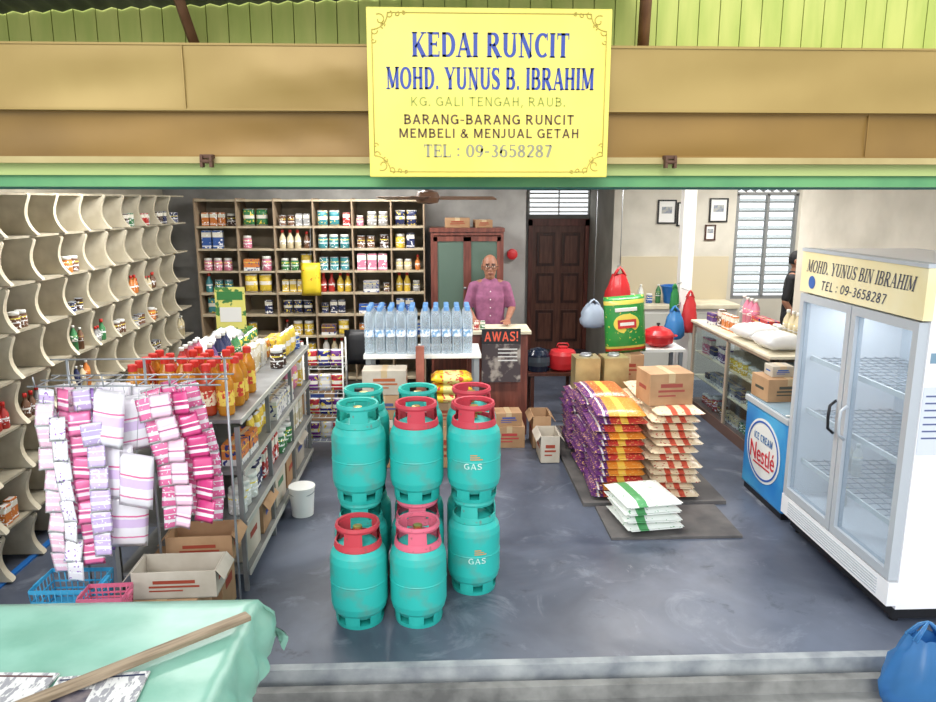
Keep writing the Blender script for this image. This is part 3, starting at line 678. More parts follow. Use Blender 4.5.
# ---------------------------------------------------------------- CENTRE TABLE
ct=empty('goods_table',(-.15,6.4,0),'white topped table carrying bottled water','table')
b=MB(); b.box((0,0,.9),(1.0,.5,.035),WHITE); b.obj('table_top',parent=ct,bevel=.004)
for sx in(-.46,.46):
    for sy in(-.21,.21):
        b=MB(); b.box((sx,sy,.44),(.045,.045,.88),METAL); b.obj('leg',parent=ct)
WAT=glassy('water_plastic',(240,246,250),.16,.06,.04,.55); WCAP=M('cap_blue',(110,160,215),.4); WL=M('water_label',(120,170,215),.4,col2=(236,242,248),scale=40,lo=.42,hi=.52)
r=.043
b=MB(); pr=[(r*.8,0),(r,.012)]
for k in range(7):
    z=.02+k*.03; pr+=[(r,z),(r*.93,z+.015)]
pr+=[(r,.24),(r,.315),(r*.9,.338),(r*.62,.356),(r*.42,.364),(r*.40,.38)]
b.lathe(pr,WAT,14); wb=b.obj('water_bottle',(-.6,6.22,.918),label='clear plastic water bottle standing on the table',cat='bottle',group='water bottles on the table')
b=MB(); b.lathe([(r*.5,.366),(r*.5,.398),(r*.44,.402)],WCAP,12); b.obj('cap',parent=wb)
b=MB(); b.lathe([(r*1.015,.15),(r*1.015,.21)],WL,14,cap=False); b.obj('bottle_label',parent=wb)
for pk,x0 in((0,-.6),(1,-.125)):
    for i in range(5):
        for j in range(4):
            if pk==0 and i==0 and j==0: continue
            dup(wb,(x0+i*.09,6.22+j*.09,.918),R.uniform(0,3))
b=MB(); b.box((0,0,.5),(.07,.05,1.0),M('pink_brown_post',(168,100,84),.6,col2=(140,80,66),scale=8)); b.obj('short_wooden_post',(-.17,6.11,.0),label='short pinkish brown wooden post before the table',cat='post')
for k in range(4):
    carton((-.48+.02*(k%2),6.02,.002+.21*k),(.36,.22,.205),'carton with printed side stacked before the table',0,False,(170,90,50) if k%2 else (70,80,120),PALEC if k%2 else CARD)
RB=bands('yellow_bag_print',0,[(.3,.7,(232,220,140))],rough=.3,noise=.6,nscale=30,ncol=(200,60,40))
b=MB(); b.pillow(.34,.26,.08,RB,8,5,T=Matrix.Translation((0,0,.04))); ybm=b.mesh('bag',weld=True)
carton((.09,6.0,.002),(.38,.22,.36),'brown carton under yellow packets'); carton((.09,6.0,.363),(.36,.2,.2),'brown carton under yellow packets')
for k in range(3): inst(ybm,'flour_packet',(.09+R.uniform(-.01,.01),5.98,.564+.0805*k),R.uniform(-.05,.05),(232,190,40),'yellow flour packet stacked on a carton','packet','yellow flour packets')
# ---------------------------------------------------------------- CASH COUNTER + POSTER
cn=empty('cash_counter',(.54,6.95,0),'wooden cash counter the shopkeeper leans on','counter')
b=MB(); b.box((0,0,.49),(.56,.36,.98),WOODR); b.obj('counter_body',parent=cn)
b=MB(); b.box((0,0,.995),(.62,.42,.03),CREAM); b.obj('counter_top',parent=cn,bevel=.004)
ps=empty('warning_poster',(.565,6.70,.79),'black and orange warning poster leaning at the counter','poster',(-.06,0,0))
b=MB(); b.box((0,0,0),(.36,.008,.5),M('poster_dark',(70,58,60),.4,col2=(170,160,150),scale=9,lo=.5,hi=.62)); b.obj('poster_sheet',parent=ps)
b=MB(); b.box((0,-.005,.18),(.36,.003,.14),BLACK); b.obj('poster_header',parent=ps)
b=MB()
for k in range(4): b.box((.06,-.0055,.06-.035*k),(.18,.001,.01),PAPER)
b.obj('poster_print',parent=ps)
letters("AWAS!",M('poster_red',(240,100,70),.5),.31,.09,ps,(0,-.0075,.18),serif=False,weight=1.1)
carton((.62,6.5,.001),(.28,.24,.2),'brown carton on floor before the counter',0,False,(180,60,60)); carton((.61,6.5,.202),(.24,.2,.12),'small carton on another carton',.05,False,(60,80,150))
for i,(nm,c) in enumerate((('white',(210,210,210)),('red',(180,60,50)),('green',(70,120,80)))):
    put('product_box',.28+.06*i,6.84,1.011,'on the cash counter','goods on the cash counter',(nm,c),0,.6)
# ---------------------------------------------------------------- CABINET
cb=empty('wooden_display_cabinet',(.29,7.95,0),'reddish wooden cabinet with glass doors behind the counter','cabinet')
w,d_,h=.76,.38,1.88
b=MB()
for sx in(-1,1): b.box((sx*(w/2-.015),0,h/2),(.03,d_,h),WOODR)
for z in(.02,.8,1.33,h-.02): b.box((0,0,z),(w-.06,d_,.03),WOODR)
b.box((0,d_/2-.01,h/2),(w-.06,.02,h),WOODD); b.box((0,0,h+.02),(w+.02,d_+.02,.04),WOODR)
b.obj('cabinet_body',parent=cb)
for sx in(-1,1):
    b=MB(); cx=sx*.175
    for q in(-1,1): b.box((cx+q*.155,-d_/2-.01,1.33),(.04,.02,1.0),WOODR)
    for z in(.85,1.81): b.box((cx,-d_/2-.01,z),(.35,.02,.05),WOODR)
    dr=b.obj('cabinet_door',parent=cb)
    b=MB(); b.box((cx,-d_/2-.008,1.33),(.27,.005,.92),glassy('green_glass',(140,166,150),.3,.15,.1,.3)); b.obj('glass_pane',parent=dr)
    b=MB(); b.ball((cx-sx*.15,-d_/2-.03,1.3),.014,METAL); b.obj('knob',parent=dr)
    b=MB(); b.box((cx,-d_/2-.01,.41),(.34,.02,.7),WOODD); b.obj('cabinet_door',parent=cb)
for z in(.816,1.346): fill(-.03,.6,7.88,z,.3,'inside the wooden cabinet','goods inside the wooden cabinet',['product_box','small_carton','pouch'],.9,sc=1.4,pal=[PAL[4],PAL[10],PAL[12]])
carton((.19,7.93,1.921),(.26,.22,.1),'small carton on top of the wooden cabinet'); carton((.46,7.93,1.921),(.18,.2,.08),'small carton on top of the wooden cabinet',.1)
b=MB(); b.lathe([(.001,0),(.05,.0),(.06,.03),(.055,.05),(.02,.06),(.001,.06)],RED,20); b.obj('red_wall_lamp',(.8,8.19,1.62),(math.pi/2,0,0),label='round red lamp fixed to the grey wall',cat='lamp')
# ---------------------------------------------------------------- THINGS BEFORE BACK SHELF
hb=MB(); hb.pillow(.2,.34,.06,M('yellow_pack',(232,205,50),.3,col2=(190,60,40),scale=14,lo=.62,hi=.66),8,4,T=Matrix.Rotation(math.pi/2,4,'X'))
o=hb.obj('yellow_packet',(-1.33,7.71,1.40),weld=True,label='yellow plastic packet hanging before the shelving',cat='packet')
b=MB(); b.tube([(0,0,.16),(0,.03,.3),(0,.085,.53)],.002,METAL,4); b.obj('hook',parent=o)
for i in range(3):
    carton((-2.1+.42*i,7.45,.001),(.36,.3,.4+R.uniform(-.05,.15)),'brown carton on floor before the back shelving',R.uniform(-.05,.05),False,R.choice(((60,80,150),(170,60,50),(60,120,70))))
dr=empty('drinks_rack',(-1.98,7.12,0),'green and yellow box rack before the shelving','rack')
b=MB(); b.box((0,0,.5),(.3,.2,1.0),M('rack_green',(90,150,80),.5,col2=(220,210,90),scale=9,lo=.5,hi=.56)); b.obj('rack_body',parent=dr)
b=MB(); b.box((0,-.09,1.2),(.28,.012,.4),M('rack_header_print',(226,220,120),.4,col2=(70,130,70),scale=14,lo=.54,hi=.58)); b.box((0,-.098,1.32),(.24,.003,.08),M('rack_header_green',(60,130,70),.4)); b.box((0,-.098,1.14),(.2,.003,.14),PAPER); b.obj('header_card',parent=dr)
# ---------------------------------------------------------------- CEILING FAN
fn=empty('ceiling_fan',(-.1,6.6,2.22),'brown ceiling fan hanging above the counter','fan')
FB=M('fan_brown',(110,80,60),.4)
b=MB(); b.lathe([(.03,-.05),(.09,-.04),(.11,0),(.09,.05),(.03,.07)],FB,24); b.obj('motor',parent=fn)
b=MB(); b.tube([(0,0,.06),(0,0,.53)],.012,FB,10); b.obj('rod',parent=fn)
for k in range(3):
    a=.25+2*math.pi*k/3; b=MB(); b.box((.36,0,0),(.52,.12,.008),FB,rot=(.2,0,0)); b.obj('blade',(0,0,0),(0,0,a),parent=fn,bevel=.002)
# ---------------------------------------------------------------- DISPLAY REFRIGERATOR
FX0,FX1,FY0,FY1=2.32,3.04,3.44,4.66; FM=(FY0+FY1)/2
fr=empty('display_refrigerator',(2.75,4.11,0),'white two-door glass display refrigerator with cream header','refrigerator')
def L(x,y,z): return (x-2.75,y-4.11,z)
FW=M('fridge_white',(236,236,238),.3); FGR=M('fridge_grey_frame',(190,196,202),.35,.2); FIN=M('fridge_inner',(206,213,220),.4)
b=MB()
b.bx(L(FX0+.05,FY0,.1),L(FX1,FY0+.04,1.9),FW); b.bx(L(FX0+.05,FY1-.04,.1),L(FX1,FY1,1.9),FW); b.bx(L(FX1-.04,FY0+.04,.1),L(FX1,FY1-.04,1.9),FIN)
b.bx(L(FX0+.05,FY0+.04,1.6),L(FX1-.04,FY1-.04,1.9),FW); b.bx(L(FX0+.05,FY0+.04,.1),L(FX1-.04,FY1-.04,.26),FW)
b.obj('cabinet_shell',parent=fr)
HD=M('header_cream',(238,228,190),.35,col2=(232,216,165),scale=3)
b=MB(); b.bx(L(FX0,FY0-.01,1.63),L(FX0+.05,FY1+.01,1.885),HD); b.obj('header_panel',parent=fr,bevel=.002)
b=MB(); b.bx(L(FX0-.005,FY0-.012,1.885),L(FX0+.07,FY1+.012,1.905),FGR); b.obj('header_trim',parent=fr)
HB=M('header_ink',(66,70,90),.5)
rt=(math.pi/2,0,-math.pi/2)
letters("MOHD. YUNUS BIN IBRAHIM",HB,1.08,.075,fr,L(FX0-.002,FM,1.80),rt,serif=True,weight=.9,slant=.25)
letters("TEL : 09-3658287",HB,.66,.055,fr,L(FX0-.002,FM+.02,1.695),rt,serif=False,weight=.9,slant=.25)
b=MB(); b.lathe([(.001,0),(.04,0),(.04,.002),(.03,.002)],M('emblem_blue',(60,100,170),.4),20,T=Matrix.Translation(L(FX0-.0005,FY1-.14,1.70))@Matrix.Rotation(-math.pi/2,4,'Y')); b.obj('header_emblem',parent=fr)
b=MB(); b.bx(L(FX0+.0,FY0,.12),L(FX0+.05,FY1,.25),FW)
for k in range(6): b.bx(L(FX0-.003,FY0+.1,.14+k*.016),L(FX0,FY1-.1,.146+k*.016),FGR)
b.obj('base_grille',parent=fr)
b=MB(); b.bx(L(FX0+.06,FY0+.03,.03),L(FX1-.03,FY1-.03,.1),BLACK)
for x in(FX0+.1,FX1-.1):
    for y in(FY0+.08,FY1-.08): b.lathe([(.025,0),(.025,.04)],BLACK,12,c=L(x,y,0))
b.obj('plinth',parent=fr)
for y0,y1,hy in((FY0+.01,FM-.005,FM-.06),(FM+.005,FY1-.01,FM+.06)):
    b=MB()
    for yy in(y0,y1-.045): b.bx(L(FX0,yy,.26),L(FX0+.05,yy+.045,1.62),FGR)
    for zz in(.26,1.57): b.bx(L(FX0,y0+.045,zz),L(FX0+.05,y1-.045,zz+.05),FGR)
    dd=b.obj('glass_door',parent=fr)
    b=MB(); b.bx(L(FX0+.02,y0+.045,.31),L(FX0+.024,y1-.045,1.57),FGLASS); b.obj('glass_pane',parent=dd)
    b=MB(); pts=[L(FX0,hy,.85),L(FX0-.035,hy,.88),L(FX0-.04,hy,.95),L(FX0-.035,hy,1.02),L(FX0,hy,1.05)]; b.tube(pts,.009,BLACK if hy>FM else FGR,8); b.obj('handle',parent=dd)
SHW=M('shelf_wire_grey',(150,156,162),.4,.3)
for z in(.5,.85,1.2):
    b=MB()
    for k in range(9): xx=FX0+.1+k*.068; b.tube([L(xx,FY0+.05,z),L(xx,FY1-.05,z)],.003,SHW,4)
    for k in range(15): yy=FY0+.06+k*.078; b.tube([L(FX0+.1,yy,z-.004),L(FX1-.06,yy,z-.004)],.003,SHW,4)
    b.box(L(FX0+.09,FM,z),(.012,FY1-FY0-.1,.03),WHITE); b.obj('wire_shelf',parent=fr)
b=MB(); b.bx(L(FX0+.06,FY0+.08,1.575),L(FX0+.1,FY1-.08,1.598),M('fridge_lamp',(255,255,255),.4,emit=3)); b.obj('interior_lamp',parent=fr)
l=bpy.data.lights.new('fridge_light','AREA'); l.shape='RECTANGLE'; l.size=.3; l.size_y=1.0; l.energy=6; lo=bpy.data.objects.new('fridge_light',l); lo.location=L(FX0+.35,FM,1.58); lo.parent=fr; COL.objects.link(lo)
b=MB(); b.bx(L(FX0+.055,FY0-.003,.95),L(FX0+.22,FY0-.0005,1.3),M('notice_paper',(206,212,222),.6)); b.obj('paper_notice',parent=fr)
b=MB()
for k in range(7): b.bx(L(FX0+.07,FY0-.0045,1.25-.036*k),L(FX0+.2-.02*(k%3),FY0-.0031,1.258-.036*k),M('notice_ink',(90,100,140),.6))
b.obj('notice_print',parent=fr)
b=MB(); b.bx(L(FX0+.07,FY0-.003,1.42),L(FX0+.18,FY0-.0005,1.47),M('sticker_blue',(120,150,170),.5)); b.obj('sticker',parent=fr)
for zz,ys in((.505,(4.3,4.4)),(.262,(3.8,4.42,4.52))):
    for yy in ys: put('drink_bottle',2.6,yy,zz+.002,'inside the display refrigerator','drinks inside the refrigerator',PAL[4],0,.9)
# ---------------------------------------------------------------- CHEST FREEZER
fz=empty('chest_freezer',(2.82,5.10,0),'blue chest freezer with round ice cream logo','freezer')
FBL=M('freezer_blue',(36,124,200),.3,col2=(74,170,220),scale=2)
b=MB(); b.bx((-.46,-.36,.05),(.44,.33,.7),FBL); b.obj('freezer_body',parent=fz,bevel=.02)
b=MB(); b.bx((-.47,-.37,.7),(.45,.34,.74),FGR); b.obj('rim',parent=fz,bevel=.003)
b=MB(); b.bx((-.44,-.33,.0),(.42,.31,.05),BLACK); b.obj('base',parent=fz)
for q in(-1,1):
    b=MB(); b.box((q*.22-.01,0,.745),(.44,.62,.008),glassy('lid_glass',(205,225,235),.35,.1)); b.box((q*.22-.01,-.3,.748),(.44,.02,.012),WHITE); b.obj('sliding_lid',parent=fz)
b=MB(); RXM=Matrix.Rotation(-math.pi/2,4,'Y')
b.lathe([(.001,.4625),(.19,.4625),(.19,.464),(.001,.465)],WHITE,40,T=RXM,sq=(1.25,1.45))
b.lathe([(.165,.4655),(.176,.4655),(.176,.467),(.165,.467)],M('logo_blue',(30,90,180),.4),40,T=RXM,cap=False,sq=(1.25,1.45))
lg=b.obj('logo_disc',(0,-.02,.40),parent=fz)
letters("ICE CREAM",M('logo_ink_blue',(30,110,180),.4),.30,.055,lg,(-.4685,0,.09),rt,serif=False,weight=1.1)
text("Nestlé",M('logo_ink_red',(205,36,56),.4),.40,.13,lg,(-.4685,0,-.03),rt,bold=.0)
b=MB(); b.box((-.4685,0,-.115),(.001,.28,.012),M('logo_ink_red',(205,36,56))); b.obj('logo_underline',parent=lg)
carton((2.55,5.28,.752),(.34,.26,.17),'brown carton on the chest freezer',.05,False,(70,70,60)); carton((2.52,5.28,.924),(.16,.14,.08),'small blue and white box on a carton',.0,False,(40,90,170),PALEC)
# ---------------------------------------------------------------- GLASS COUNTER
gc=empty('glass_display_counter',(2.98,6.75,0),'glass fronted display counter filled with goods','display counter')
x0,x1,y0,y1=-.28,.27,-.95,.95; CF=M('counter_frame',(180,160,140),.5)
b=MB()
for xx in(x0,x1-.03):
    for yy in(y0,-.02,y1-.03): b.bx((xx,yy,.1),(xx+.03,yy+.03,.93),CF)
b.bx((x0,y0,0),(x1,y1,.1),M('counter_base',(104,80,70),.5)); b.bx((x0,y0,.9),(x0+.03,y1,.93),CF); b.bx((x1-.01,y0,.1),(x1,y1,.9),M('counter_back',(120,110,98),.6))
b.obj('counter_frame',parent=gc)
for z in(.36,.62):
    b=MB(); b.bx((x0+.03,y0+.03,z),(x1-.02,y1-.03,z+.01),CREAM); b.obj('shelf',parent=gc)
b=MB(); b.bx((x0+.008,y0+.02,.1),(x0+.011,y1-.02,.9),GLASS); b.obj('glass_pane',parent=gc)
b=MB(); b.bx((x0+.03,y0+.008,.1),(x1-.03,y0+.011,.9),GLASS); b.obj('glass_pane',parent=gc)
b=MB(); b.bx((x0-.02,y0-.02,.93),(x1,y1+.02,.955),CREAM); b.obj('counter_top',parent=gc,bevel=.004)
for z in(.101,.371,.631):
    fill(5.9,7.6,2.80,z,.22,'inside the glass counter','goods inside the glass counter',['product_box','small_carton','jar','tin_can'],.9,'y',math.pi/2,1.2)
fill(5.9,7.6,3.13,.956,.3,'on the glass counter','goods on the glass counter',['jar','product_box','small_carton','drink_bottle'],.95,'y',math.pi/2,1.4)
fill(6.85,7.6,2.82,.956,.3,'on the glass counter','goods on the glass counter',['pouch','product_box','small_carton'],1,'y',math.pi/2,1.4)
b=MB(); b.pillow(.34,.40,.14,glassy('white_film',(236,236,236),.8,.3),10,3,T=Matrix.Translation((0,0,.075)),wob=.12); wm=b.mesh('w',weld=True)
for k,(xx,yy) in enumerate(((2.9,6.1),(2.9,6.55))):
    inst(wm,'plastic_wrapped_bundle',(xx-.02,yy,.957),.1*k,None,'white plastic wrapped bundle on the glass counter','packet','wrapped bundles')
# ---------------------------------------------------------------- RICE BAGS
PLT=M('pallet_board',(98,94,92),.7,col2=(76,74,74),scale=6)
b=MB(); b.bx((1.04,5.05,0.001),(2.1,6.95,.03),PLT); b.obj('floor_board',label='flat grey board under the stacked rice bags',cat='board')
b=MB(); b.bx((1.12,4.5,0.001),(2.0,5.02,.018),PLT); b.obj('floor_board',label='flat grey board under the white rice bags',cat='board')
BAG1=bands('rice_orange_print',0,[(0,.12,(100,50,112)),(.12,.16,(232,226,226)),(.16,.24,(100,50,112)),(.45,.6,(236,200,84))],rough=.3,noise=.64,nscale=60,ncol=(238,196,120))
BAG2=bands('rice_cream_print',0,[(.3,.7,(204,92,70)),(.42,.58,(232,212,176))],rough=.3,noise=.66,nscale=50,ncol=(180,56,54))
BAG3=bands('rice_white_print',0,[(.2,.36,(84,156,100)),(.36,.4,(232,232,232))],rough=.35,noise=.70,nscale=40,ncol=(110,170,124))
def bagmesh(w,l,t,m):
    b=MB(); b.pillow(w,l,t,m,12,4,T=Matrix.Translation((0,0,t/2)),wob=.05)
    b.box((0,-l/2-.006,t/2),(w*.9,.014,.006),m); return b.mesh('bag')
bm1=bagmesh(.36,.48,.058,BAG1); bm2=bagmesh(.36,.48,.058,BAG2); bm3=bagmesh(.40,.42,.058,BAG3)
TH=.056
for rw,(yc,nl) in enumerate(((5.34,12),(5.86,12),(6.42,9))):
    for k in range(nl):
        z=.031+TH*k; q=R.choice((((212,98,46),'orange'),((200,66,60),'red'),((222,140,52),'amber')))
        inst(bm1,'rice_bag',(1.31+R.uniform(-.018,.018),yc+R.uniform(-.015,.015),z),R.uniform(-.05,.05),q[0],f'{q[1]} and purple rice bag lying in the stack','rice bag','stacked rice bags')
        inst(bm2,'rice_bag',(1.72+R.uniform(-.03,.03),yc+R.uniform(-.02,.02),z),R.uniform(-.08,.08),(230,212,180),'cream and red rice bag lying in the stack','rice bag','stacked rice bags')
for k in range(4): inst(bm3,'rice_bag',(1.38+.03*R.random(),4.77,.019+.0555*k),R.uniform(-.08,.08)+.1,(232,236,230),'white and green rice bag stacked low on floor','rice bag','white rice bags')
carton((1.70,5.40,.031+TH*12+.002),(.34,.28,.24),'cardboard carton resting on the rice bags',.1,False,(150,70,60))
zt=.031+TH*9+.003
TIN=M('tin_metal_gold',(184,170,124),.35,.4,col2=(154,138,96),scale=6)
for i,xx in enumerate((1.30,1.55)):
    b=MB(); b.box((0,0,.15),(.22,.22,.30),TIN); b.lathe([(.05,.30),(.05,.315),(.045,.318)],METAL,16); b.tube([(-.06,0,.302),(-.04,0,.33),(.04,0,.33),(.06,0,.302)],.004,METAL)
    b.obj('square_oil_tin',(xx,6.42,zt+.001),(0,0,.05*i),label='square metal oil tin on the rice bags',cat='tin',group='square oil tins')
GB=bands('green_rice_print',2,[(.86,.93,(216,200,90)),(.10,.14,(216,200,90)),(.05,.10,(200,60,44))],rough=.3,noise=.70,nscale=40,ncol=(214,200,90))
b=MB(); b.pillow(.38,.54,.17,GB,14,2.0,T=Matrix.Translation((0,0,.27))@Matrix.Rotation(math.pi/2,4,'X'),wob=.08)
gb=b.obj('green_rice_bag',(1.74,6.74,.80),(0,-.08,0),weld=True,label='upright green rice bag with printed panel behind tins',cat='rice bag',col=(48,142,64))
b=MB(); b.lathe([(.001,.092),(.10,.080),(.105,.06)],M('panel_yellow',(232,212,90),.4),28,T=Matrix.Translation((0,0,.29))@Matrix.Rotation(math.pi/2,4,'X'),cap=False,sq=(1.15,.9)); b.box((0,-.094,.29),(.17,.004,.08),M('panel_red',(196,52,50),.4)); b.box((0,-.097,.29),(.13,.002,.03),PAPER); b.box((0,-.072,.42),(.2,.02,.03),PAPER); b.obj('brand_panel',parent=gb)
carton((1.74,6.74,zt+.001),(.30,.2,.8-zt-.003),'brown carton behind the oil tins supporting green bag')
carton((.93,6.12,.001),(.16,.3,.24),'open pale carton beside the rice bags',.0,True,(150,60,40),PALEC); carton((.91,6.5,.001),(.16,.3,.3),'open brown carton beside the rice bags',.0,True)
st=empty('small_stool',(1.12,7.3,0),'low wooden stool holding a helmet','stool')
b=MB(); b.box((0,0,.5),(.5,.34,.03),WOODD); b.obj('seat',parent=st)
for sx in(-.2,.2):
    for sy in(-.13,.13): b=MB(); b.box((sx,sy,.245),(.035,.035,.485),WOODD); b.obj('leg',parent=st)
rd=MB(); rd.lathe([(.1,0),(.13,.02),(.14,.08),(.14,.16),(.12,.2),(.05,.22),(.05,.24),(.001,.245)],RED,24)
ro=rd.obj('red_canister',(1.24,7.3,.516),label='rounded red metal canister on the stool',cat='canister')
b=MB(); b.tube([(-.06,0,.235),(-.05,0,.27),(.05,0,.27),(.06,0,.235)],.007,RED); b.obj('handle',parent=ro)
hm=empty('helmet',(.99,7.28,.516),'dark motorcycle helmet with visor resting on stool','helmet')
b=MB(); HM=M('helmet_dark',(24,34,52),.2)
b.lathe([(.11,0),(.12,.05),(.122,.1),(.114,.17),(.08,.215),(.03,.232),(.001,.234)],HM,24); b.obj('helmet_shell',parent=hm)
b=MB(); b.lathe([(.124,.06),(.128,.1),(.121,.15)],glassy('visor',(90,100,110),.5,.1),12,a0=-2.6,a1=-.55,cap=False); b.obj('visor',parent=hm)
rp=MB(); rp.lathe([(.08,0),(.15,.04),(.16,.11),(.155,.13),(.12,.17),(.05,.2),(.001,.205)],M('red_enamel',(185,40,44),.25),28)
for sx in(-1,1): rp.tube([(sx*.155,-.03,.1),(sx*.19,-.02,.105),(sx*.19,.02,.105),(sx*.155,.03,.1)],.008,RED)
kt=empty('side_table',(2.2,7.3,0),'small white side table behind the rice bags','table')
b=MB(); b.box((0,0,.74),(.46,.4,.03),WHITE); b.obj('table_top',parent=kt)
for sx in(-.2,.2):
    for sy in(-.15,.15): b=MB(); b.box((sx,sy,.362),(.035,.035,.724),METAL); b.obj('leg',parent=kt)
carton((2.2,7.3,.001),(.34,.24,.4),'brown carton under the white side table')
po=rp.obj('red_covered_pot',(2.2,7.28,.756),label='round red pot with lid on the side table',cat='pot')
b=MB(); b.lathe([(.01,.2),(.01,.215),(.02,.22),(.018,.235),(.001,.237)],BLACK,12); b.obj('lid_knob',parent=po)
# ---------------------------------------------------------------- PLASTIC BAGS
def pbag(loc,w,h,col,label,name='plastic_bag',alpha=.55,seed=1):
    rr=random.Random(seed); nm='bagfilm_%d_%d_%d'%col; m=glassy(nm,col,alpha,.25)
    b=MB(); seg=22; vs=[];fs=[]; rows=[(.5,.0),(.85,.04),(1,.16),(1.0,.28),(.96,.4),(.88,.52),(.76,.64),(.6,.74),(.45,.85)]
    ph=[rr.uniform(-.14,.14) for _ in range(seg)]
    for j,(r,z) in enumerate(rows):
        for k in range(seg):
            a=2*math.pi*k/seg; q=r*(1+ph[k]*(.5+z)+rr.uniform(-.07,.07)); vs.append((w/2*q*math.cos(a),w/2*.65*q*math.sin(a),z*h+rr.uniform(-.012,.012)*(j>0)))
    for j in range(len(rows)-1):
        for k in range(seg): k2=(k+1)%seg; fs.append((j*seg+k,j*seg+k2,(j+1)*seg+k2,(j+1)*seg+k))
    fs.append(list(range(seg))[::-1]); b.add(vs,fs,m,True)
    o=b.obj(name,loc,label=label,cat='plastic bag')
    for s in(-1,1):
        b=MB(); y=s*w*.08
        b.tube([(-w*.2,y,.82*h),(-w*.08,y*.6,.95*h),(0,0,h),(w*.08,y*.6,.95*h),(w*.2,y,.82*h)],[.014,.01,.007,.01,.014],m,6); b.obj('bag_handle',parent=o)
    return o
rope=MB(); rope.tube([(1.82,7.42,1.57),(1.82,7.42,2.75)],.004,METAL,5); rope.tube([(1.82,7.42,1.57),(1.79,7.42,1.55),(1.82,7.42,1.535),(1.85,7.42,1.55)],.004,METAL,5)
rope.obj('hanging_wire_hook',label='thin wire hook hanging from the ceiling',cat='hook')
pbag((1.82,7.42,1.04),.28,.5,(206,50,54),'red plastic bag hanging from a wire',seed=3,alpha=.75)
b=MB(); b.tube([(1.62,7.68,1.16),(1.62,7.68,2.75)],.003,METAL,5); b.obj('hanging_wire_hook',label='thin wire hook hanging from the ceiling',cat='hook')
pbag((1.62,7.68,.88),.26,.3,(190,206,224),'pale blue plastic bag hanging from a wire',seed=5,alpha=.7)
pbag((2.5,7.72,.74),.22,.36,(70,140,204),'blue plastic bag hanging beside the white post',seed=7,alpha=.7)
pbag((2.68,7.78,.80),.17,.46,(208,60,64),'red plastic bag hanging beside the white post',seed=8,alpha=.75)
pbag((2.54,7.88,1.02),.10,.3,(60,150,84),'green plastic bag hanging beside the white post',seed=9,alpha=.7)
for xx,zz,yy in((2.5,1.09,7.72),(2.68,1.25,7.78),(2.54,1.31,7.88)):
    nl=MB(); nl.tube([(2.62,7.9,zz+.02),(xx,yy,zz-.003)],.004,METAL,5)
    nl.obj('bag_hook',label='metal hook on the white post holding a bag',cat='hook',group='bag hooks')
# ---------------------------------------------------------------- KITCHEN COUNTER
kc=empty('kitchen_counter',(3.0,9.1,0),'white kitchen counter along the rear wall','counter')
b=MB(); b.bx((-.65,-.22,0),(.65,.27,.9),WHITE); b.obj('counter_body',parent=kc)
b=MB(); b.bx((-.68,-.26,.9),(.68,.28,.95),CREAM); b.obj('counter_top',parent=kc,bevel=.004)
for q in(-.32,.32):
    b=MB(); b.bx((q-.28,-.235,.08),(q+.28,-.221,.84),M('cupboard_grey',(196,196,188),.5)); dd=b.obj('cupboard_door',parent=kc)
    b=MB(); b.ball((q-.22,-.25,.6),.014,METAL); b.obj('knob',parent=dd)
b=MB(); b.lathe([(.13,0),(.17,.2),(.18,.2),(.18,.215),(.16,.215),(.12,.01),(.001,.01)],BLUE,28); b.obj('blue_tub',(2.92,9.05,.951),label='blue plastic tub on the kitchen counter',cat='tub')
for i,(k,c) in enumerate((('jar',PAL[0]),('drink_bottle',PAL[4]),('jar',PAL[1]),('drink_bottle',PAL[3]))): put(k,2.38+.11*i,9.05,.951,'on the kitchen counter','things on the kitchen counter',c)
for x,z,w,h,cn_ in((2.87,2.06,.22,.28,'black'),(3.12,2.03,.22,.28,'black'),(3.53,2.08,.22,.28,'black'),(3.44,1.80,.12,.18,'brown')):
    fm=empty('picture_frame',(x,9.395,z),f'small {cn_} framed certificate on the wall','picture frame',group='framed certificates'); fmt={'black':BLACK,'brown':WOODD}[cn_]
    b=MB()
    for sx in(-1,1): b.box((sx*w/2,-.008,0),(.018,.018,h+.018),fmt)
    for sz in(-1,1): b.box((0,-.008,sz*h/2),(w-.018,.018,.018),fmt)
    b.obj('frame',parent=fm); b=MB(); b.box((0,-.004,0),(w-.018,.006,h-.018),PAPER); b.box((0,-.0075,.02),(w*.6,.001,h*.3),M('cert_print',(180,180,170),.6,col2=(120,130,150),scale=30)); b.obj('certificate',parent=fm)
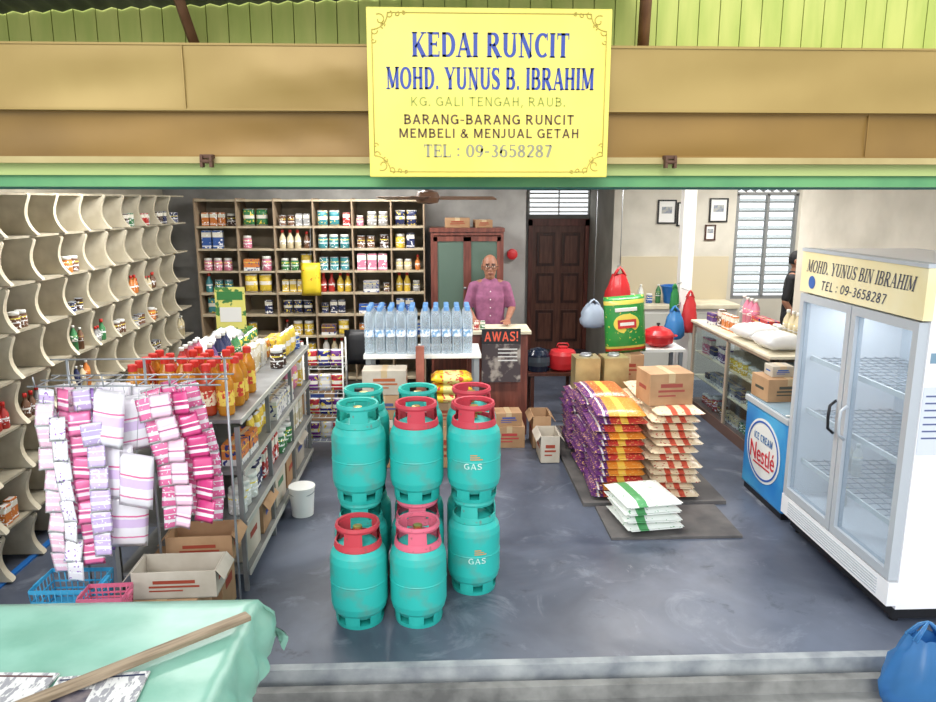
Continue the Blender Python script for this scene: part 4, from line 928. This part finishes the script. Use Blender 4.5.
# ---------------------------------------------------------------- GREEN TABLE
tt=empty('street_table',(-1.5,2.1,0),'wooden table covered by a green plastic cloth','table')
b=MB(); b.bx((-.75,-.42,.715),(.79,.42,.74),WOODL); b.obj('table_top',parent=tt)
for sx in(-.7,.74):
    for sy in(-.37,.37): b=MB(); b.bx((sx-.025,sy-.025,-.12),(sx+.025,sy+.025,.714),WOODL); b.obj('leg',parent=tt)
GC=M('green_cloth',(142,190,172),.35,col2=(120,172,152),scale=5,bump=.3)
X0,X1,Y0,Y1,Z=-2.27,-.70,1.66,2.54,.744; nx,ny=70,46; ex=.2; vs=[];fs=[]
for j in range(ny+1):
    for i in range(nx+1):
        u=X0-ex+(X1-X0+2*ex)*i/nx; v=Y0-ex+(Y1-Y0+2*ex)*j/ny
        ox=max(0,u-X1)+max(0,X0-u); oy=max(0,v-Y1)+max(0,Y0-v); o_=math.hypot(ox,oy)
        x=min(max(u,X0),X1); y=min(max(v,Y0),Y1); z=Z
        if o_>0:
            wv=.018*math.sin(u*24)+.018*math.sin(v*27)
            sx=(1 if u>X1 else -1 if u<X0 else 0); sy=(1 if v>Y1 else -1 if v<Y0 else 0)
            sp=.012+.22*o_+abs(wv)*min(1,o_/.1)
            x+=sx*sp; y+=sy*sp; z=Z-o_*.94
        else: z+=.002*math.sin(u*13+v*9)+.0015*math.sin(v*31)+.003
        vs.append((x,y,z))
for j in range(ny):
    for i in range(nx): a=j*(nx+1)+i; fs.append((a,a+1,a+nx+2,a+nx+1))
b=MB(); b.add(vs,fs,GC,True); b.obj('tablecloth',label='pale green plastic tablecloth draped over the table',cat='tablecloth')
b=MB(); b.box((0,0,.01),(.85,.045,.018),WOODL); b.obj('wooden_plank',(-1.0,2.10,.770),(0,0,.70),label='weathered wooden plank lying across the tablecloth',cat='plank',bevel=.003)
NP=M('newsprint',(215,215,212),.8,col2=(150,150,154),scale=70,lo=.5,hi=.56,stretch=(1,.4,1))
for i,(x,y,rz,c) in enumerate(((-1.04,1.995,.08,(40,50,80)),(-1.33,2.01,-.05,(90,60,60)))):
    n_=empty('newspaper',(x,y,.752+.001*i),'folded newspaper with printed headline on the tablecloth','newspaper',(0,0,rz),'newspapers')
    b=MB(); b.box((0,0,.003),(.27,.2,.004),NP); b.box((0,0,.007) ,(.268,.197,.003),NP); b.obj('pages',parent=n_)
    b=MB(); b.box((0,.08,.0088),(.25,.008,.0006),M('masthead_%d'%i,c,.6)); b.box((-.06,-.02,.0088),(.1,.09,.0006),M('photo_print_%d'%i,(130,120,120),.6,col2=(60,60,80),scale=22)); b.obj('masthead',parent=n_)
pbag((2.21,2.97,-.119),.36,.44,(84,150,206),'blue plastic bag standing on the concrete step',seed=12,alpha=.45,name='blue_refuse_bag')
# ---------------------------------------------------------------- ADDED FILL LIGHTS
EM=M('fill_tube_emit',(255,255,250),.5,emit=4)
for i,(x,y) in enumerate(((-1.6,5.2),(1.0,5.0),(-.8,7.2),(2.0,7.0),(3.9,8.2))):  # tube-shaped fill lights added out of view to brighten the interior
    o=empty('added_fill_lamp',(x,y,2.75),'added fill light shaped like a ceiling tube, unseen','lamp',group='added fill lights')
    b=MB(); b.box((0,0,-.02),(1.2,.06,.04),WHITE); b.obj('fill_lamp_body',parent=o); b=MB(); b.tube([(-.58,0,-.06),(.58,0,-.06)],.014,EM,8); b.obj('tube',parent=o)
    l=bpy.data.lights.new('fill_light','AREA'); l.shape='RECTANGLE'; l.size=1.2; l.size_y=.15; l.energy=(66,56,42,52,52)[i]; l.color=(1,.98,.95)
    lo=bpy.data.objects.new('fill_light',l); lo.location=(0,0,-.09); lo.parent=o; COL.objects.link(lo)
# ---------------------------------------------------------------- PEOPLE
def remeshed(fn,vox,smooth=4):
    b=MB(); fn(b); o=b.obj('tmp'); m=o.modifiers.new('r','REMESH'); m.mode='VOXEL'; m.voxel_size=vox; m.use_smooth_shade=True
    s=o.modifiers.new('s','SMOOTH'); s.iterations=smooth; s.factor=.5
    bpy.context.view_layer.update()
    me=bpy.data.meshes.new_from_object(o.evaluated_get(bpy.context.evaluated_depsgraph_get())); bpy.data.objects.remove(o); me.materials.clear(); return me
def limb(b,pts):
    for (p,r),(q,s) in zip(pts,pts[1:]):
        p=Vector(p);q=Vector(q); r=r if isinstance(r,tuple) else (r,r); s=s if isinstance(s,tuple) else (s,s)
        n=max(2,int((q-p).length/(min(r[0],r[1],s[0],s[1])*.35)))
        for k in range(n+1):
            t=k/n; a=p.lerp(q,t); rx=r[0]*(1-t)+s[0]*t; ry=r[1]*(1-t)+s[1]*t
            b.ball(a,(rx,ry,min(rx,ry)),SKIN,10,7)
def person(loc,rz,label,shirtc,trc,hairmode,skinm,sc=1.0,pose='counter',glasses=True):
    root=empty('person',loc,label,'person',(0,0,rz)); root.scale=(sc,)*3
    if pose=='counter':
        arms={s:[((s*.16,0,1.335),.048),((s*.225,.0,1.12),.04),((s*.17,-.2,1.045),.028)] for s in(-1,1)}
        hand=lambda s:(Vector((s*.16,-.25,1.032)),Vector((-s*.15,-1,-.08)).normalized())
    else:
        arms={s:[((s*.16,0,1.335),.045),((s*.22,.03,1.08),.038),((s*.2,-.1,.88),.026)] for s in(-1,1)}
        hand=lambda s:(Vector((s*.2,-.125,.84)),Vector((0,-.25,-1)).normalized())
    H=Vector((0,-.03,1.535))
    def body(b):
        limb(b,[((0,0,.92),(.15,.10)),((0,0,1.05),(.135,.095)),((0,0,1.22),(.15,.1)),((0,.005,1.32),(.14,.08)),((0,.005,1.38),(.075,.06))])
        limb(b,[((0,.01,1.37),.052),((0,-.01,1.46),.05)])
        for s in(-1,1):
            limb(b,[((s*.09,.005,1.36),.05)]+arms[s])
            limb(b,[((s*.08,0,.9),.09),((s*.095,-.01,.5),.058),((s*.1,.02,.1),.04)])
            limb(b,[((s*.1,.03,.05),.04),((s*.105,-.13,.03),.032)])
            w,d=hand(s); side=Vector((s,0,0)); side=(side-d*side.dot(d)).normalized()
            a=Vector(arms[s][-1][0]); limb(b,[(a,.026),(w,.026)])
            for q in(-.024,-.008,.008,.024): limb(b,[(w+side*q*.6,.015),(w+d*.07+side*q,.0125)])
            for i,(q,ln) in enumerate(((-.028,.066),(-.0095,.078),(.0095,.073),(.028,.056))):
                dn=Vector((0,0,-.1)); k0=w+d*.075+side*q; k1=k0+(d+side*q*3).normalized()*ln*.5; k2=k1+(d+dn*1.5).normalized()*ln*.5
                limb(b,[(k0,.010),(k1,.009),(k2,.0075)])
            th=w+d*.02-side*.026; limb(b,[(th,.013),(th-side*.025+d*.02,.011),(th-side*.035+d*.045,.009)])
        b.ball(H+Vector((0,.01,.02)),(.076,.095,.1),SKIN,20,14)
        b.ball(H+Vector((0,-.015,-.045)),(.058,.07,.068),SKIN,16,12); b.ball(H+Vector((0,-.055,-.092)),(.03,.026,.024),SKIN)
        limb(b,[(H+Vector((0,-.086,.012)),.009),(H+Vector((0,-.104,-.022)),.013)])
        for s in(-1,1):
            b.ball(H+Vector((s*.012,-.098,-.026)),(.009,.01,.008),SKIN); b.ball(H+Vector((s*.078,.012,-.002)),(.01,.02,.032),SKIN)
            b.ball(H+Vector((s*.03,-.078,.03)),(.024,.012,.009),SKIN); b.ball(H+Vector((s*.036,-.066,-.02)),(.02,.018,.016),SKIN)
        b.ball(H+Vector((0,-.087,-.055)),(.024,.01,.007),SKIN); b.ball(H+Vector((0,-.084,-.066)),(.02,.01,.007),SKIN)
    me=remeshed(body,.006,3); me.materials.append(skinm); me.materials.append(M('eye_dark',(35,25,22),.3)); me.materials.append(M('lips',(130,78,68),.5)); me.materials.append(M('eye_white',(215,205,195),.3))
    for p in me.polygons:
        c=p.center-H
        if c.y<-.045 and abs(abs(c.x)-.031)<.013 and abs(c.z-.008)<.006: p.material_index=1 if abs(abs(c.x)-.031)<.006 else 3
        elif c.y<-.07 and abs(c.x)<.024 and abs(c.z+.0605)<.009: p.material_index=2
        elif c.y<-.06 and abs(abs(c.x)-.032)<.02 and abs(c.z-.034)<.0045: p.material_index=1
    bo=bpy.data.objects.new('body',me); bo.parent=root; COL.objects.link(bo)
    def shirt(b):
        limb(b,[((0,0,.86),(.165,.12)),((0,0,1.05),(.152,.115)),((0,0,1.22),(.166,.115)),((0,.005,1.32),(.15,.095)),((0,.005,1.37),(.09,.07))])
        for s in(-1,1):
            a0,a1=Vector(arms[s][0][0]),Vector(arms[s][1][0]); limb(b,[((s*.1,.005,1.345),.058),(a0,.056),(a0.lerp(a1,.85),.052)])
    me=remeshed(shirt,.01,3); me.materials.append(M('shirt_%d'%shirtc[0],shirtc,.8,col2=tuple(int(v*.85) for v in shirtc),scale=18,bump=.3)); so=bpy.data.objects.new('shirt',me); so.parent=root; COL.objects.link(so)
    def tr(b):
        limb(b,[((0,0,.93),(.16,.112)),((0,0,.86),(.165,.12))])
        for s in(-1,1): limb(b,[((s*.08,0,.88),.105),((s*.095,-.01,.5),.078),((s*.1,.015,.1),.062)])
    me=remeshed(tr,.01,3); me.materials.append(M('trousers_%d'%trc[0],trc,.8)); so=bpy.data.objects.new('trousers',me); so.parent=root; COL.objects.link(so)
    b=MB(); hm=M('hair_grey' if hairmode=='bald' else 'hair_black',(160,155,150) if hairmode=='bald' else (24,22,24),.8)
    vs=[];fs=[];nu,nv=28,14
    for j in range(nv+1):
        for i in range(nu):
            a=2*math.pi*i/nu; e=min(-.5+1.9*j/nv*.95,math.pi/2)
            vs.append(H+Vector((0,.012,.02))+Vector((.081*math.cos(a)*math.cos(e),.1*math.sin(a)*math.cos(e),.105*math.sin(e))))
    for j in range(nv):
        for i in range(nu):
            i2=(i+1)%nu; a=2*math.pi*(i+.5)/nu; y=math.sin(a); z=(j+.5)/nv
            if hairmode=='bald': ok= y>-.25 and z<.55 and not(abs(math.cos(a))>.9 and z<.12)
            else: ok= y>-.2 or z>.62
            if ok: fs.append((j*nu+i,j*nu+i2,(j+1)*nu+i2,(j+1)*nu+i))
    b.add(vs,fs,hm,True); b.obj('hair',parent=root)
    if glasses:
        b=MB()
        for s in(-1,1):
            b.tube([H+Vector((s*.031+.022*math.cos(t),-.1,.006+.016*math.sin(t))) for t in [2*math.pi*k/16 for k in range(16)]],.002,BLACK,5,closed=True)
            b.tube([H+Vector((s*.053,-.1,.01)),H+Vector((s*.08,-.06,.01)),H+Vector((s*.086,.01,.008))],.002,BLACK,5)
        b.tube([H+Vector((-.01,-.102,.008)),H+Vector((.01,-.102,.008))],.002,BLACK,5); b.obj('eyeglasses',parent=root)
    if pose=='counter':
        for k in range(4): b=MB(); b.ball((0,-.122,1.30-.08*k),(.006,.004,.006),WHITE,8,5); b.obj('button',parent=root)
    for s in(-1,1):
        b=MB(); b.pillow(.1,.26,.03,BLACK,6,3,T=Matrix.Translation((s*.102,-.05,.0)) ); b.obj('shoe',parent=root,weld=True)
    return root
person((.5,7.37,.02),0,'older bald man in mauve shirt leaning on counter',(160,96,132),(60,60,70),'bald',SKIN,1.0)
person((4.05,8.3,.02),.9,'standing person in black clothing behind the counter',(26,26,30),(24,24,28),'full',M('skin_two',(150,104,82),.5),.98,pose='stand',glasses=False)
# ---------------------------------------------------------------- WORLD / CAMERA
w=bpy.data.worlds.new('World'); SC.world=w; w.use_nodes=True; nt=w.node_tree; bg=nt.nodes['Background']
bg.inputs[0].default_value=(.92,.96,1.0,1); bg.inputs[1].default_value=1.65
sn=bpy.data.lights.new('sun','SUN'); sn.energy=1.5; sn.angle=.5; so=bpy.data.objects.new('sun',sn); so.rotation_euler=(math.radians(62),0,math.radians(-10)); COL.objects.link(so)
cam=bpy.data.cameras.new('camera'); cam.lens=740/936*36; cam.sensor_width=36; co=bpy.data.objects.new('camera',cam); co.location=(0,0,2.2); co.rotation_euler=(math.radians(90-11.5),0,math.radians(-2.2)); COL.objects.link(co); SC.camera=co
SC.view_settings.view_transform='Standard'; SC.view_settings.exposure=0.0
